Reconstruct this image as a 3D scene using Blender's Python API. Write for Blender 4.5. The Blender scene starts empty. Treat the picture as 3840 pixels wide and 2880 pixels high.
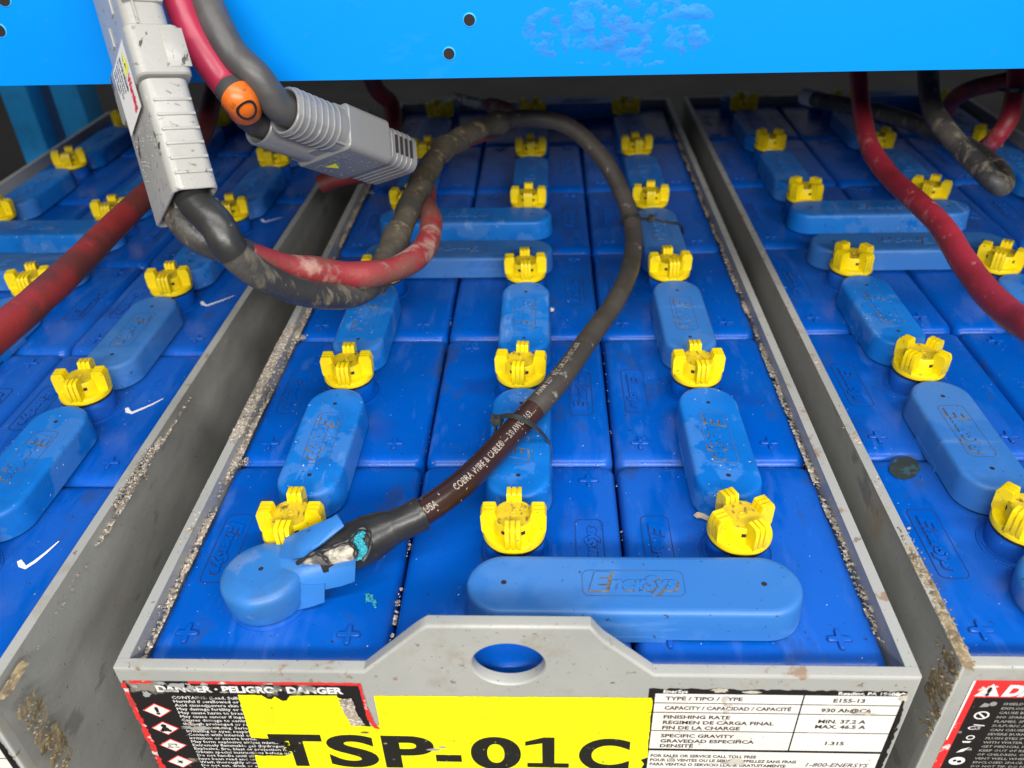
import bpy, math, random
from mathutils import Matrix, Vector, noise
random.seed(7)
SC = bpy.context.scene
COL = SC.collection
S = 0.001                                   # everything below is written in millimetres

# ------------------------------------------------------------------ camera
CAM = Vector((24.268, -314.61, 435.17))
RX, RY, RZ = 0.96311, 0.02865, 0.03384
cd = bpy.data.cameras.new('camera'); cam = bpy.data.objects.new('camera', cd); COL.objects.link(cam)
cam.location = CAM * S; cam.rotation_euler = (RX, RY, RZ)
cd.sensor_width = 36; cd.lens = 3058.44 / 3840 * 36
cd.clip_start = 0.01; cd.clip_end = 50
cd.dof.use_dof = True; cd.dof.focus_distance = 0.60; cd.dof.aperture_fstop = 7.0
SC.camera = cam
# ------------------------------------------------------------------ world, lamps, exposure
w = bpy.data.worlds.new('World'); SC.world = w; w.use_nodes = True
w.node_tree.nodes['Background'].inputs[0].default_value = (0.92, 0.96, 1.0, 1)
w.node_tree.nodes['Background'].inputs[1].default_value = 0.12
def area(name, loc, aim, sx, sy, power, col=(1, .98, .94)):
    l = bpy.data.lights.new(name, 'AREA'); l.shape = 'RECTANGLE'; l.size = sx * S; l.size_y = sy * S
    l.energy = power; l.color = col
    o = bpy.data.objects.new(name, l); COL.objects.link(o); o.location = Vector(loc) * S
    o.rotation_euler = (Vector(aim) - Vector(loc)).to_track_quat('-Z', 'Y').to_euler()
area('ceiling_lamp', (250, -560, 1750), (0, 250, 0), 2600, 170, 36)
area('ceiling_lamp', (350, -1700, 1180), (0, 350, 0), 2600, 240, 84)
SC.view_settings.view_transform = 'Standard'; SC.view_settings.look = 'None'
SC.view_settings.exposure = 0; SC.view_settings.gamma = 1
SC.cycles.max_bounces = 6

RM = Matrix.Rotation(RZ, 3, 'Z') @ Matrix.Rotation(RY, 3, 'Y') @ Matrix.Rotation(RX, 3, 'X')
K = 3840 / 2212
def ray(u, v):
    return RM @ Vector(((u * K - 1920) / 3058.44, -(v * K - 1440) / 3058.44, -1))
def atz(u, v, z):
    d = ray(u, v); return CAM + d * ((z - CAM.z) / d.z)
def aty(u, v, y):
    d = ray(u, v); return CAM + d * ((y - CAM.y) / d.y)
def atd(u, v, dep):
    return CAM + ray(u, v) * dep

# ------------------------------------------------------------------ materials
def mat(name, base, rough=.45, layers=(), bump=None, spec=.5, metal=0., coat=0., roughvar=0., sss=0.):
    """layers: (scale, lo, hi, colour, amount, (sx,sy,sz) stretch, detail, roughness or None)"""
    m = bpy.data.materials.new(name); m.use_nodes = True; nt = m.node_tree; N = nt.nodes; L = nt.links
    b = N['Principled BSDF']; b.inputs['Roughness'].default_value = rough
    b.inputs['Specular IOR Level'].default_value = spec; b.inputs['Metallic'].default_value = metal
    b.inputs['Coat Weight'].default_value = coat
    geo = N.new('ShaderNodeNewGeometry')
    col = None; rg = None
    rgb = N.new('ShaderNodeRGB'); rgb.outputs[0].default_value = (*base, 1); col = rgb.outputs[0]
    rv = N.new('ShaderNodeValue'); rv.outputs[0].default_value = rough; rg = rv.outputs[0]
    for i, ly in enumerate(layers):
        sc, lo, hi, c, amt = ly[:5]; st = ly[5] if len(ly) > 5 and ly[5] else (1, 1, 1)
        det = ly[6] if len(ly) > 6 else 6; rr = ly[7] if len(ly) > 7 else None
        mp = N.new('ShaderNodeMapping'); mp.inputs['Scale'].default_value = st; mp.inputs['Location'].default_value = (i * 3.7 + .3, i * 1.9, i * 5.1)
        L.new(geo.outputs['Position'], mp.inputs['Vector'])
        nz = N.new('ShaderNodeTexNoise'); nz.inputs['Scale'].default_value = sc; nz.inputs['Detail'].default_value = det
        nz.inputs['Roughness'].default_value = .6
        L.new(mp.outputs[0], nz.inputs['Vector'])
        mr = N.new('ShaderNodeMapRange'); mr.inputs['From Min'].default_value = lo; mr.inputs['From Max'].default_value = hi
        mr.inputs['To Max'].default_value = amt; L.new(nz.outputs['Fac'], mr.inputs['Value'])
        mx = N.new('ShaderNodeMix'); mx.data_type = 'RGBA'
        L.new(mr.outputs[0], mx.inputs[0]); L.new(col, mx.inputs[6]); mx.inputs[7].default_value = (*c, 1)
        col = mx.outputs[2]
        if rr is not None:
            mf = N.new('ShaderNodeMix'); mf.data_type = 'FLOAT'
            L.new(mr.outputs[0], mf.inputs[0]); L.new(rg, mf.inputs[2]); mf.inputs[3].default_value = rr; rg = mf.outputs[0]
    L.new(col, b.inputs['Base Color']); L.new(rg, b.inputs['Roughness'])
    if bump:
        prev = None
        for sc, st in bump:
            nz = N.new('ShaderNodeTexNoise'); nz.inputs['Scale'].default_value = sc; nz.inputs['Detail'].default_value = 4
            L.new(geo.outputs['Position'], nz.inputs['Vector'])
            bp = N.new('ShaderNodeBump'); bp.inputs['Strength'].default_value = 1; bp.inputs['Distance'].default_value = st * S
            L.new(nz.outputs['Fac'], bp.inputs['Height'])
            if prev: L.new(prev, bp.inputs['Normal'])
            prev = bp.outputs[0]
        L.new(prev, b.inputs['Normal'])
    return m

M = {}
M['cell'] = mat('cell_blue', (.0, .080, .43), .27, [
    (9, .50, .75, (.002, .095, .42), .7, None, 4, .4),
    (5, .53, .575, (.020, .115, .50), .45, (2.2, .7, 1), 5, .24),  # paler streaks along y: a rack post's reflection painted into the blue
    (14, .57, .78, (.004, .035, .22), .7, None, 8, .6),
    (26, .585, .72, (.030, .045, .085), .6, (1, .6, 1), 9, .7),
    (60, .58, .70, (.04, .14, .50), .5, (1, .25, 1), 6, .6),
    (300, .70, .73, (.02, .02, .03), .85, None, 2),
    (420, .79, .80, (.6, .6, .58), .8, None, 1)], bump=[(12, .5), (60, .12), (900, .07)], spec=.26)
M['cover'] = mat('cover_blue', (.002, .130, .49), .40, [
    (11, .42, .56, (.006, .165, .58), .9, None, 3, .45),
    (16, .52, .545, (.045, .19, .55), .75, None, 7, .5),
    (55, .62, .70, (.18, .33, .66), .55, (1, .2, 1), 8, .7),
    (30, .60, .80, (.01, .06, .22), .7, None, 8, .6),
    (260, .70, .73, (.03, .03, .03), .8, None, 2),
    (380, .765, .775, (.7, .72, .75), .9, None, 1)], bump=[(30, .35), (1200, .05)], spec=.34)
M['cover_pale'] = mat('cover_pale_blue', (.030, .155, .46), .45, [
    (10, .5, .56, (.05, .18, .48), .8, None, 6, .6),
    (40, .60, .72, (.14, .30, .62), .4, (.2, 1, 1), 8, .7),
    (24, .62, .85, (.02, .08, .25), .7, None, 8, .6),
    (260, .70, .73, (.03, .03, .03), .8, None, 2)], bump=[(30, .35), (1200, .05)])
M['terminal'] = mat('terminal_cover_blue', (.028, .165, .48), .36, [
    (22, .50, .62, (.03, .12, .32), .75, None, 6, .5),
    (16, .56, .60, (.10, .20, .45), .8, None, 5, .6),
    (200, .70, .74, (.03, .03, .03), .8, None, 2)], bump=[(40, .4), (900, .06)])
M['grime'] = mat('grime_brown', (.09, .075, .055), .9, [(200, .4, .7, (.25, .2, .13), .8)])
M['dirtblue'] = mat('grime_dark_blue', (.003, .030, .16), .8)
M['groove'] = mat('moulding_line', (.01, .10, .36), .7, [(90, .45, .6, (.10, .10, .10), .7, None, 5)])
M['yellow'] = mat('cap_yellow', (.80, .60, .002), .38, [
    (60, .58, .75, (.62, .40, .01), .6, None, 6),
    (45, .60, .70, (.40, .26, .02), .6, None, 9, .6),
    (240, .65, .71, (.16, .10, .02), .8, None, 4)], bump=[(700, .08)], sss=.1)
M['yellow_dirty'] = mat('cap_yellow_dirty', (.66, .48, .006), .55, [
    (70, .42, .70, (.45, .30, .02), .7, None, 8),
    (260, .55, .66, (.09, .06, .02), .85, (1, .5, 1), 6)], bump=[(600, .3)])
M['black'] = mat('rubber_black', (.012, .012, .013), .5)
M['hole'] = mat('hole_dark', (.012, .01, .01), .9)
M['steel'] = mat('tray_grey_paint', (.36, .36, .335), .36, [
    (9, .45, .7, (.30, .305, .29), .8, None, 6),
    (28, .56, .68, (.27, .235, .18), .65, None, 9, .7),
    (50, .63, .68, (.22, .11, .04), .7, None, 9, .8),
    (90, .66, .70, (.16, .11, .06), .8, None, 6, .8),
    (400, .70, .73, (.05, .045, .04), .8, None, 2)], bump=[(60, .25), (700, .08)])
M['steel_side'] = mat('tray_grey_paint_scuffed', (.35, .35, .33), .42, [
    (7, .42, .68, (.32, .32, .30), .9, (1, .35, 2), 6),
    (25, .64, .68, (.07, .075, .10), .4, (1, .5, 1), 5),
    (18, .60, .74, (.30, .21, .10), .6, None, 9, .8),
    (9, .5, .7, (.16, .155, .145), .7, (3, .3, 1), 7),
    (300, .70, .73, (.04, .04, .04), .8, None, 2)], bump=[(40, .5), (500, .1)])
M['crust'] = mat('dried_crust', (.36, .30, .24), .95, [
    (35, .48, .60, (.20, .19, .175), .8, None, 6),
    (90, .4, .6, (.17, .14, .11), .9, None, 8),
    (400, .5, .62, (.72, .64, .54), .8, None, 4)], bump=[(500, .7)])
M['rust'] = mat('crust_yellow', (.30, .23, .13), .9, [
    (80, .4, .6, (.11, .08, .05), .9, None, 8),
    (260, .52, .64, (.42, .34, .19), .8, None, 4)], bump=[(300, .6)])
M['beam'] = mat('rack_blue_paint', (.0, .225, .74), .36, [
    (5, .45, .75, (.0, .20, .66), .8, None, 3),
    (45, .62, .74, (.03, .25, .68), .3, (.5, 1, 1), 8),
    (110, .70, .75, (.05, .16, .30), .7, None, 6)], bump=[(25, .25), (600, .05)], spec=.22)
M['post'] = mat('rack_post_paint', (.02, .36, .85), .45, [(30, .5, .8, (.02, .18, .45), .7)])
M['scuff'] = mat('beam_scuff', (.0, .20, .66), .55, [
    (60, .46, .60, (.01, .15, .46), .7, (.6, 1, 1), 9),
    (140, .60, .70, (.03, .14, .34), .6, None, 6)], bump=[(80, .5), (300, .35)])
M['deck'] = mat('shelf_deck', (.02, .06, .16), .6)
M['grey'] = mat('plug_grey', (.33, .325, .305), .33, [
    (18, .5, .8, (.27, .26, .23), .7, None, 6),
    (70, .66, .74, (.62, .61, .58), .6, None, 6, .6),
    (90, .64, .66, (.03, .03, .03), .9, (1, .3, .5), 9),
    (220, .62, .66, (.10, .09, .08), .7, (.4, 1, 1), 8),
    (30, .66, .69, (.36, .33, .27), .6, None, 8)], bump=[(35, .5), (500, .1)])
M['greyd'] = mat('plug_grey_dull', (.34, .34, .335), .36, [(25, .5, .8, (.24, .24, .24), .7, None, 6)], bump=[(60, .4)])
M['red'] = mat('cable_red', (.33, .020, .038), .48, [
    (16, .44, .62, (.22, .014, .020), .8, None, 6),
    (24, .58, .68, (.50, .18, .17), .7, None, 8, .7),
    (70, .64, .72, (.62, .42, .38), .6, None, 8, .8),
    (38, .64, .74, (.07, .03, .025), .8, None, 7)], bump=[(45, 1.2), (400, .15)])
M['red_dirty'] = mat('cable_red_grimy', (.23, .022, .024), .55, [
    (14, .44, .62, (.30, .026, .035), .8, None, 6),
    (22, .46, .58, (.15, .055, .04), .9, None, 8, .8),
    (45, .54, .66, (.38, .25, .20), .7, None, 8, .8),
    (38, .62, .70, (.06, .035, .03), .85, None, 7)], bump=[(45, 1.6), (300, .3)])
M['red_old'] = mat('cable_red_dirty', (.24, .020, .018), .6, [
    (20, .44, .56, (.10, .022, .016), .9, None, 6, .6),
    (60, .60, .72, (.20, .09, .06), .7, None, 8, .8)], bump=[(50, .9), (400, .15)])
M['cable'] = mat('cable_grey_worn', (.046, .039, .032), .52, [
    (20, .45, .70, (.078, .066, .055), .8, None, 6, .6),
    (90, .62, .70, (.30, .27, .24), .7, None, 8, .8),
    (50, .64, .74, (.03, .025, .022), .8, None, 6)], bump=[(60, .5), (500, .15)])
M['cable_black'] = mat('cable_black', (.035, .034, .033), .42, [
    (18, .46, .66, (.095, .085, .068), .85, None, 8, .7),
    (70, .54, .66, (.20, .165, .115), .75, (1, 1, .4), 9, .9),
    (160, .64, .70, (.36, .31, .22), .6, None, 6, .8)], bump=[(50, 1.4), (300, .4)])
M['brown'] = mat('cable_brown', (.032, .014, .010), .30, [
    (12, .45, .75, (.045, .020, .013), .8, None, 3),
    (330, .745, .76, (.5, .45, .4), .8, None, 1)], bump=[(60, .25)])
M['tape'] = mat('cable_dirty_tape', (.070, .056, .034), .72, [
    (40, .42, .58, (.045, .040, .034), .9, None, 8),
    (70, .58, .70, (.26, .20, .10), .7, None, 8, .9),
    (24, .6, .75, (.12, .10, .07), .7, None, 6)], bump=[(70, 2.2), (300, .6)])
M['shrink'] = mat('heat_shrink_black', (.022, .022, .022), .34, [
    (30, .5, .8, (.045, .042, .038), .8, None, 6, .5),
    (160, .68, .74, (.25, .22, .18), .5, None, 6)], bump=[(40, .9), (300, .12)])
M['orange'] = mat('band_orange', (.62, .13, .008), .35, [(40, .5, .8, (.6, .12, .02), .6), (120, .6, .68, (.15, .05, .02), .6, None, 6)])
M['lug'] = mat('lug_metal', (.48, .44, .36), .5, [
    (90, .44, .58, (.10, .095, .09), .9, None, 6),
    (120, .58, .66, (.78, .66, .44), .9, None, 4)], bump=[(200, 1.5)], metal=.25)
M['cyan'] = mat('corrosion_cyan', (.045, .42, .50), .9, [(500, .4, .65, (.01, .20, .30), .8)], bump=[(800, 1.5)])
M['white'] = mat('marker_white', (.86, .86, .86), .5)
M['print'] = mat('cable_print', (.34, .29, .24), .6, [(500, .55, .62, (.07, .04, .03), .9)])
M['lab_white'] = mat('label_white', (.80, .76, .71), .45, [
    (14, .5, .8, (.70, .64, .56), .6, None, 6),
    (32, .66, .69, (.42, .36, .30), .8, (1, 1, .6), 8),
    (240, .70, .73, (.25, .2, .15), .7, None, 3)])
M['lab_black'] = mat('label_black', (.012, .010, .010), .42, [
    (20, .60, .64, (.30, .27, .22), .75, (1, 1, 1), 9, .8),
    (80, .66, .70, (.45, .42, .38), .6, None, 8, .8)])
M['lab_red'] = mat('label_red', (.70, .030, .030), .42, [
    (70, .58, .62, (.75, .70, .66), .9, None, 7), (30, .63, .70, (.30, .05, .04), .6)])
M['lab_yellow'] = mat('label_yellow', (.93, .90, .004), .42, [
    (45, .56, .70, (.75, .50, .004), .55, (1, 1, .5), 9),
    (260, .66, .71, (.20, .15, .01), .8, None, 6)])
M['ink'] = mat('ink_black', (.014, .013, .010), .42, [(220, .66, .70, (.35, .32, .2), .8, None, 5)])
M['ink_white'] = mat('ink_white', (.78, .76, .74), .5, [(60, .58, .66, (.10, .09, .08), .8, None, 8)])
M['ink_dark'] = mat('ink_text', (.05, .045, .045), .5)
M['stain'] = mat('stain_dark', (.022, .030, .028), .6, [(120, .5, .6, (.03, .09, .10), .8)])
M['ink_grey'] = mat('ink_grey', (.30, .29, .27), .5)
M['ink_red'] = mat('ink_red', (.75, .02, .02), .5)
M['floor'] = mat('concrete', (.055, .053, .050), .75, [(3, .4, .7, (.09, .085, .08), .8), (60, .6, .7, (.05, .05, .05), .6)], bump=[(60, 1)])
M['tag_grey'] = mat('tag_grey', (.45, .45, .48), .5)
M['wood'] = mat('wood_chip', (.50, .40, .29), .9, [(200, .5, .6, (.22, .15, .09), .9)])

M['grey2'] = mat('plug_mid_grey', (.19, .19, .19), .34, [(30, .5, .8, (.19, .19, .19), .7, None, 6), (70, .66, .74, (.45, .45, .43), .6, None, 6)], bump=[(60, .4)])
# ------------------------------------------------------------------ mesh helpers
class MB:
    def __init__(s): s.v = []; s.f = []; s.m = []
    def add(s, vs, fs, mi=0, T=None):
        o = len(s.v)
        s.v += [tuple((T @ Vector(p)) if T else p) for p in vs]
        s.f += [tuple(i + o for i in f) for f in fs]; s.m += [mi] * len(fs)
    def box(s, x0, x1, y0, y1, z0, z1, mi=0, T=None, bev=0):
        if bev:
            cx, cy = (x0 + x1) / 2, (y0 + y1) / 2; a, b = (x1 - x0) / 2, (y1 - y0) / 2
            return s.loft(rrect(a, b, bev, 2), [(bev * .6, z0), (0, z0 + bev), (0, z1 - bev), (bev * .3, z1 - bev * .3), (bev, z1)], mi,
                          (T or Matrix()) @ Matrix.Translation((cx, cy, 0)), True)
        vs = [(x, y, z) for x in (x0, x1) for y in (y0, y1) for z in (z0, z1)]
        s.add(vs, [(0, 1, 3, 2), (4, 6, 7, 5), (0, 4, 5, 1), (2, 3, 7, 6), (0, 2, 6, 4), (1, 5, 7, 3)], mi, T)
    def loft(s, fn, prof, mi=0, T=None, bottom=False, top=True, topmi=None):
        rings = [[(x, y, z) for x, y in fn(ins)] for ins, z in prof]
        n = len(rings[0]); vs = [p for r in rings for p in r]; fs = []
        for i in range(len(rings) - 1):
            for j in range(n):
                k = (j + 1) % n; fs.append((i * n + j, i * n + k, (i + 1) * n + k, (i + 1) * n + j))
        s.add(vs, fs, mi, T)
        if top: s.add(rings[-1], [tuple(range(n))], mi if topmi is None else topmi, T)
        if bottom: s.add(rings[0], [tuple(reversed(range(n)))], mi, T)
    def lathe(s, prof, n=40, mi=0, T=None, top=True, topmi=None):
        s.loft(lambda r: [(r * math.cos(2 * math.pi * i / n), r * math.sin(2 * math.pi * i / n)) for i in range(n)], prof, mi, T, False, top, topmi)
    def prism(s, poly, y0, y1, mi=0, T=None):      # polygon in x,z extruded along y (y0 is the front)
        n = len(poly); vs = [(x, y0, z) for x, z in poly] + [(x, y1, z) for x, z in poly]
        fs = [tuple(range(n)), tuple(reversed(range(n, 2 * n)))] + [(i, i + n, (i + 1) % n + n, (i + 1) % n) for i in range(n)]
        s.add(vs, fs, mi, T)
    def build(s, name, mats, parent=None, loc=(0, 0, 0), smooth=38, rot=None):
        me = bpy.data.meshes.new(name)
        me.from_pydata([(x * S, y * S, z * S) for x, y, z in s.v], [], s.f)
        for k in mats: me.materials.append(M[k])
        me.polygons.foreach_set('material_index', s.m)
        me.validate(); me.update()
        if smooth:
            me.shade_smooth(); me.set_sharp_from_angle(angle=math.radians(smooth))
        return link(name, me, parent, loc, rot)
def link(name, me, parent=None, loc=(0, 0, 0), rot=None):
    o = bpy.data.objects.new(name, me); COL.objects.link(o); o.location = Vector(loc) * S
    if rot is not None: o.rotation_euler = rot
    if parent: o.parent = parent
    return o
def thing(name, label, cat, loc=(0, 0, 0), group=None):
    o = link(name, None, None, loc); o.empty_display_size = .02
    return tag(o, label, cat, group)
def tag(o, label, cat, group=None):
    o['label'] = label; o['category'] = cat
    if group: o['group'] = group
    return o
def rrect(a, b, r, n=6, ky=1.0):
    def fn(i):
        aa, bb = a - i, b - i * ky; rr = max(.2, min(r - i * .5, aa, bb)); out = []
        for cx, cy, t0 in ((aa - rr, bb - rr, 0), (-(aa - rr), bb - rr, 90), (-(aa - rr), -(bb - rr), 180), (aa - rr, -(bb - rr), 270)):
            for k in range(n + 1):
                t = math.radians(t0 + 90 * k / n); out.append((cx + rr * math.cos(t), cy + rr * math.sin(t)))
        return out
    return fn
_tc = {}
def text2d(s, size, bold=0., shear=0., align='LEFT', res=3, sx=1., spacing=1.):
    key = (s, size, bold, shear, align, res, sx, spacing)
    if key in _tc: return _tc[key]
    c = bpy.data.curves.new('t', 'FONT'); c.body = s; c.size = size; c.offset = bold * size; c.shear = shear
    c.align_x = align; c.resolution_u = res; c.space_character = spacing; c.fill_mode = 'FRONT'
    o = bpy.data.objects.new('t', c); COL.objects.link(o)
    dg = bpy.context.evaluated_depsgraph_get(); me = o.evaluated_get(dg).to_mesh()
    vs = [(v.co.x * sx, v.co.y) for v in me.vertices]; fs = [tuple(p.vertices) for p in me.polygons]
    o.evaluated_get(dg).to_mesh_clear(); bpy.data.objects.remove(o); bpy.data.curves.remove(c)
    _tc[key] = (vs, fs); return vs, fs
def flat_text(mb, s, size, T, mi=0, thick=0., **kw):
    """text in the local xy plane of T; thick raises the letters with side walls"""
    vs, fs = text2d(s, size, **kw)
    mb.add([(x, y, thick) for x, y in vs], fs, mi, T)
    if thick:
        cnt = {}
        for f in fs:
            for i in range(len(f)):
                e = (f[i], f[(i + 1) % len(f)]); cnt[e] = 1
        side = [e for e in cnt if (e[1], e[0]) not in cnt]
        n = len(vs); vv = [(x, y, 0) for x, y in vs] + [(x, y, thick) for x, y in vs]
        mb.add(vv, [(a, b, b + n, a + n) for a, b in side], mi, T)
def width2d(s, size, **kw):
    vs, _ = text2d(s, size, **kw); xs = [v[0] for v in vs]; return min(xs), max(xs)

def smooth_path(pts, n=14):
    P = [Vector(p) for p in pts]; P = [P[0] * 2 - P[1]] + P + [P[-1] * 2 - P[-2]]; out = []
    for i in range(1, len(P) - 2):
        p0, p1, p2, p3 = P[i - 1:i + 3]
        for k in range(n):
            t = k / n
            out.append(.5 * ((2 * p1) + (p2 - p0) * t + (2 * p0 - 5 * p1 + 4 * p2 - p3) * t * t + (3 * p1 - p0 - 3 * p2 + p3) * t ** 3))
    out.append(P[-2]); 
    for _ in range(4):
        out = [out[0]] + [(out[i - 1] + out[i] * 2 + out[i + 1]) / 4 for i in range(1, len(out) - 1)] + [out[-1]]
    return out
def frames(path, up=(0, 0, 1)):
    fr = []; u = Vector(up)
    for i, p in enumerate(path):
        t = (path[min(i + 1, len(path) - 1)] - path[max(i - 1, 0)]).normalized()
        a = (u - t * u.dot(t)).normalized(); fr.append((p, t, a, t.cross(a))); u = a
    return fr
def tube(mb, fr, rad, n=20, mi=0, lump=0., caps=True, wave=0.03):
    vs = []
    for i, (p, t, a, b) in enumerate(fr):
        r = rad(i) if callable(rad) else rad
        for k in range(n):
            th = 2 * math.pi * k / n; d = a * math.cos(th) + b * math.sin(th)
            rr = r + (lump * noise.noise((p + d * r) * wave) if lump else 0)
            vs.append(tuple(p + d * rr))
    m = len(fr); fs = [(i * n + k, i * n + (k + 1) % n, (i + 1) * n + (k + 1) % n, (i + 1) * n + k) for i in range(m - 1) for k in range(n)]
    if caps: fs += [tuple(reversed(range(n))), tuple(range((m - 1) * n, m * n))]
    mb.add(vs, fs, mi)
def rel(fr, o): return [(p - o, t, a, b) for p, t, a, b in fr]

# ------------------------------------------------------------------ floor and charging rack
mb = MB(); mb.box(-4000, 4000, -3000, 5000, -640, -600)
fl = mb.build('floor', ['floor'], smooth=0); fl['kind'] = 'structure'

BY = 330
rack = thing('charging_rack', 'bright blue painted steel rack with a wide scuffed beam above the three batteries', 'rack', (0, BY, -600))
def rpt(x, z): return (x, 268 + (x + 3) * -.008 + z)
mb = MB()
X0, X1 = -1300, 1400
mb.prism([(X0, 272 - X0 * .0036), (X1, 272 - X1 * .0036), (X1, 420), (X0, 420)], 0, 3.5)
mb.prism([(X0, 272 - X0 * .0036), (X1, 272 - X1 * .0036), (X1, 276 - X1 * .0036), (X0, 276 - X0 * .0036)], 3.5, 45)
mb.prism([(X0, 416), (X1, 416), (X1, 420), (X0, 420)], 3.5, 45)
beam = mb.build('front_beam', ['beam'], rack, (0, 0, 600), smooth=0)
for u, v, r in [(1014, 43, 4.3), (970, 116, 4.3), (8, -2, 5), (0, 66, 4.5)]:
    p = aty(u, v, BY); mb = MB()
    T = Matrix.Translation((p.x, -.5, p.z)) @ Matrix.Rotation(math.pi / 2, 4, 'X')
    mb.lathe([(r, 0), (r, .1)], 24, 0, T)
    mb.loft(lambda i, r=r: [((r + i) * math.cos(a * math.pi / 12), (r + i) * math.sin(a * math.pi / 12)) for a in range(24)], [(.9, -.35), (.5, .0), (-.1, .12)], 1, T, False, False)
    mb.build('bolt_hole', ['hole', 'post'], beam, smooth=0)
mb = MB()                                     # rough scuffed zone of the beam: a thin uneven skin
p0 = aty(1330, 85, BY); nx, nz_ = 70, 26
vs = []; 
for j in range(nz_ + 1):
    for i in range(nx + 1):
        a = (i / nx * 2 - 1); b = (j / nz_ * 2 - 1)
        x = p0.x + a * 78; z = p0.z + 6 + b * 27 * (1 + .15 * a)
        edge = max(0, 1 - (a * a + b * b)) 
        h = (.12 + .8 * noise.noise(Vector((x * .07, z * .1, 3))) + .5 * noise.noise(Vector((x * .25, z * .3, 9)))) * min(1, edge * 2.5) - .08
        vs.append((x, -max(h, -.4), z))
fs = [(j * (nx + 1) + i, j * (nx + 1) + i + 1, (j + 1) * (nx + 1) + i + 1, (j + 1) * (nx + 1) + i) for j in range(nz_) for i in range(nx)]
mb.add(vs, fs); o = mb.build('scuffed_patch', ['scuff'], beam, smooth=60); o['label'] = 'rough scraped paint patch'
mb = MB(); mb.box(-640, X1, 48, 1300, 404, 416); mb.build('shelf_deck', ['deck'], rack, (0, 0, 600), smooth=0)
for xa, xb in ((-1022, -968), (-922, -868)):
    mb = MB(); mb.box(xa, xb, 920, 990, -600, 403, bev=3); mb.build('post', ['post'], rack, (0, 0, 600))
mb = MB(); mb.box(-967, -923, 965, 975, -600, 403); mb.build('post_web', ['deck'], rack, (0, 0, 600), smooth=0)
mb = MB(); mb.box(1240, 1300, 920, 990, -600, 403, bev=3); mb.build('post', ['post'], rack, (0, 0, 600))

# ------------------------------------------------------------------ battery
W, D = 157.0, 197.0
def cross(a, w, i=0):
    a, w = a + i, w + i; r = w * .5
    def fn(ins):
        out = []
        for q in range(4):
            t0 = q * math.pi / 2
            for k in range(5):
                th = t0 - math.pi / 2 + math.pi * k / 4
                out.append(((a - r) * math.cos(t0) + (r - ins) * math.cos(th), (a - r) * math.sin(t0) + (r - ins) * math.sin(th)))
            th = t0 + math.pi / 4; out.append((r * 1.42 * math.cos(th), r * 1.42 * math.sin(th)))
        return out
    return fn
def logo(mb, T, length, k, kind):
    """raised italic lettering with a large initial, dirt caught round the letters"""
    a, b = width2d('nerSys', 14.5 * k, bold=.07, shear=.25); a2, b2 = width2d('E', 19 * k, bold=.06, shear=.25)
    e = b2 - 1.6 * k; kx = length / (e + b)
    T2 = T @ Matrix.Translation((-length / 2, -5.6 * k, 0)) @ Matrix.Scale(kx, 4, (1, 0, 0))
    for st, off, sz in (('E', 0, 19 * k), ('nerSys', e, 14.5 * k)):
        for dx in (.8, .35): flat_text(mb, st, sz, T2 @ Matrix.Translation((off + dx, -dx * .6, .1 + .05 * dx)), 1, 0, bold=.10, shear=.25)
        flat_text(mb, st, sz, T2 @ Matrix.Translation((off, 0, 0)), 0, 1.0, bold=.055, shear=.25)
def make_cell(parent, loc, flip):
    mb = MB()
    mb.loft(rrect(W / 2 - .9, D / 2 - .4, 9, 6, 1.9), [(0, -70), (0, -9.5), (.15, -7.4), (.6, -5.0), (1.3, -3.0), (2.2, -1.4), (3.3, -.3), (4.6, .4), (6.5, .8), (14, 1.2), (30, 1.5)])
    mb.lathe([(26, .8), (25.6, 2.6), (24.6, 2.9)], 40, top=False); mb.lathe([(24.4, 2.9), (23.6, 2.2), (21.2, 2.2), (21.4, 17), (20.8, 18.2)], 40)
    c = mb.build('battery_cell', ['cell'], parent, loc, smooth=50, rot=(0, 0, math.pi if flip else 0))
    for x in (-56, 51):
        mb = MB(); T = Matrix()
        mb.loft(cross(7.6, 3.2, .7), [(0, 0.0), (0, .45)], 1, T); mb.loft(cross(7.6, 3.2), [(0, 0), (0, 1.5), (.5, 1.9)], 0, T)
        mb.build('plus_mark', ['cell', 'dirtblue'], c, (x, -75, 1.0), smooth=30)
    mb = MB()
    T = Matrix.Translation((-54, 2, 1.35)) @ Matrix.Rotation(-math.pi / 2, 4, 'Z')
    logo(mb, T, 52, .75, 'dirt')
    for k, (ha, hb) in enumerate(((34, 10.5),)):
        o1, o2 = rrect(ha, hb, 5)(0), rrect(ha - .7, hb - .7, 4.5)(0); n = len(o1)
        mb.add([(x, y, .35) for x, y in o1] + [(x, y, .35) for x, y in o2], [(i, (i + 1) % n, (i + 1) % n + n, i + n) for i in range(n)], 1, T)
    mb.build('cell_lettering', ['cell', 'dirtblue'], c, smooth=30)
    return c
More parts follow.
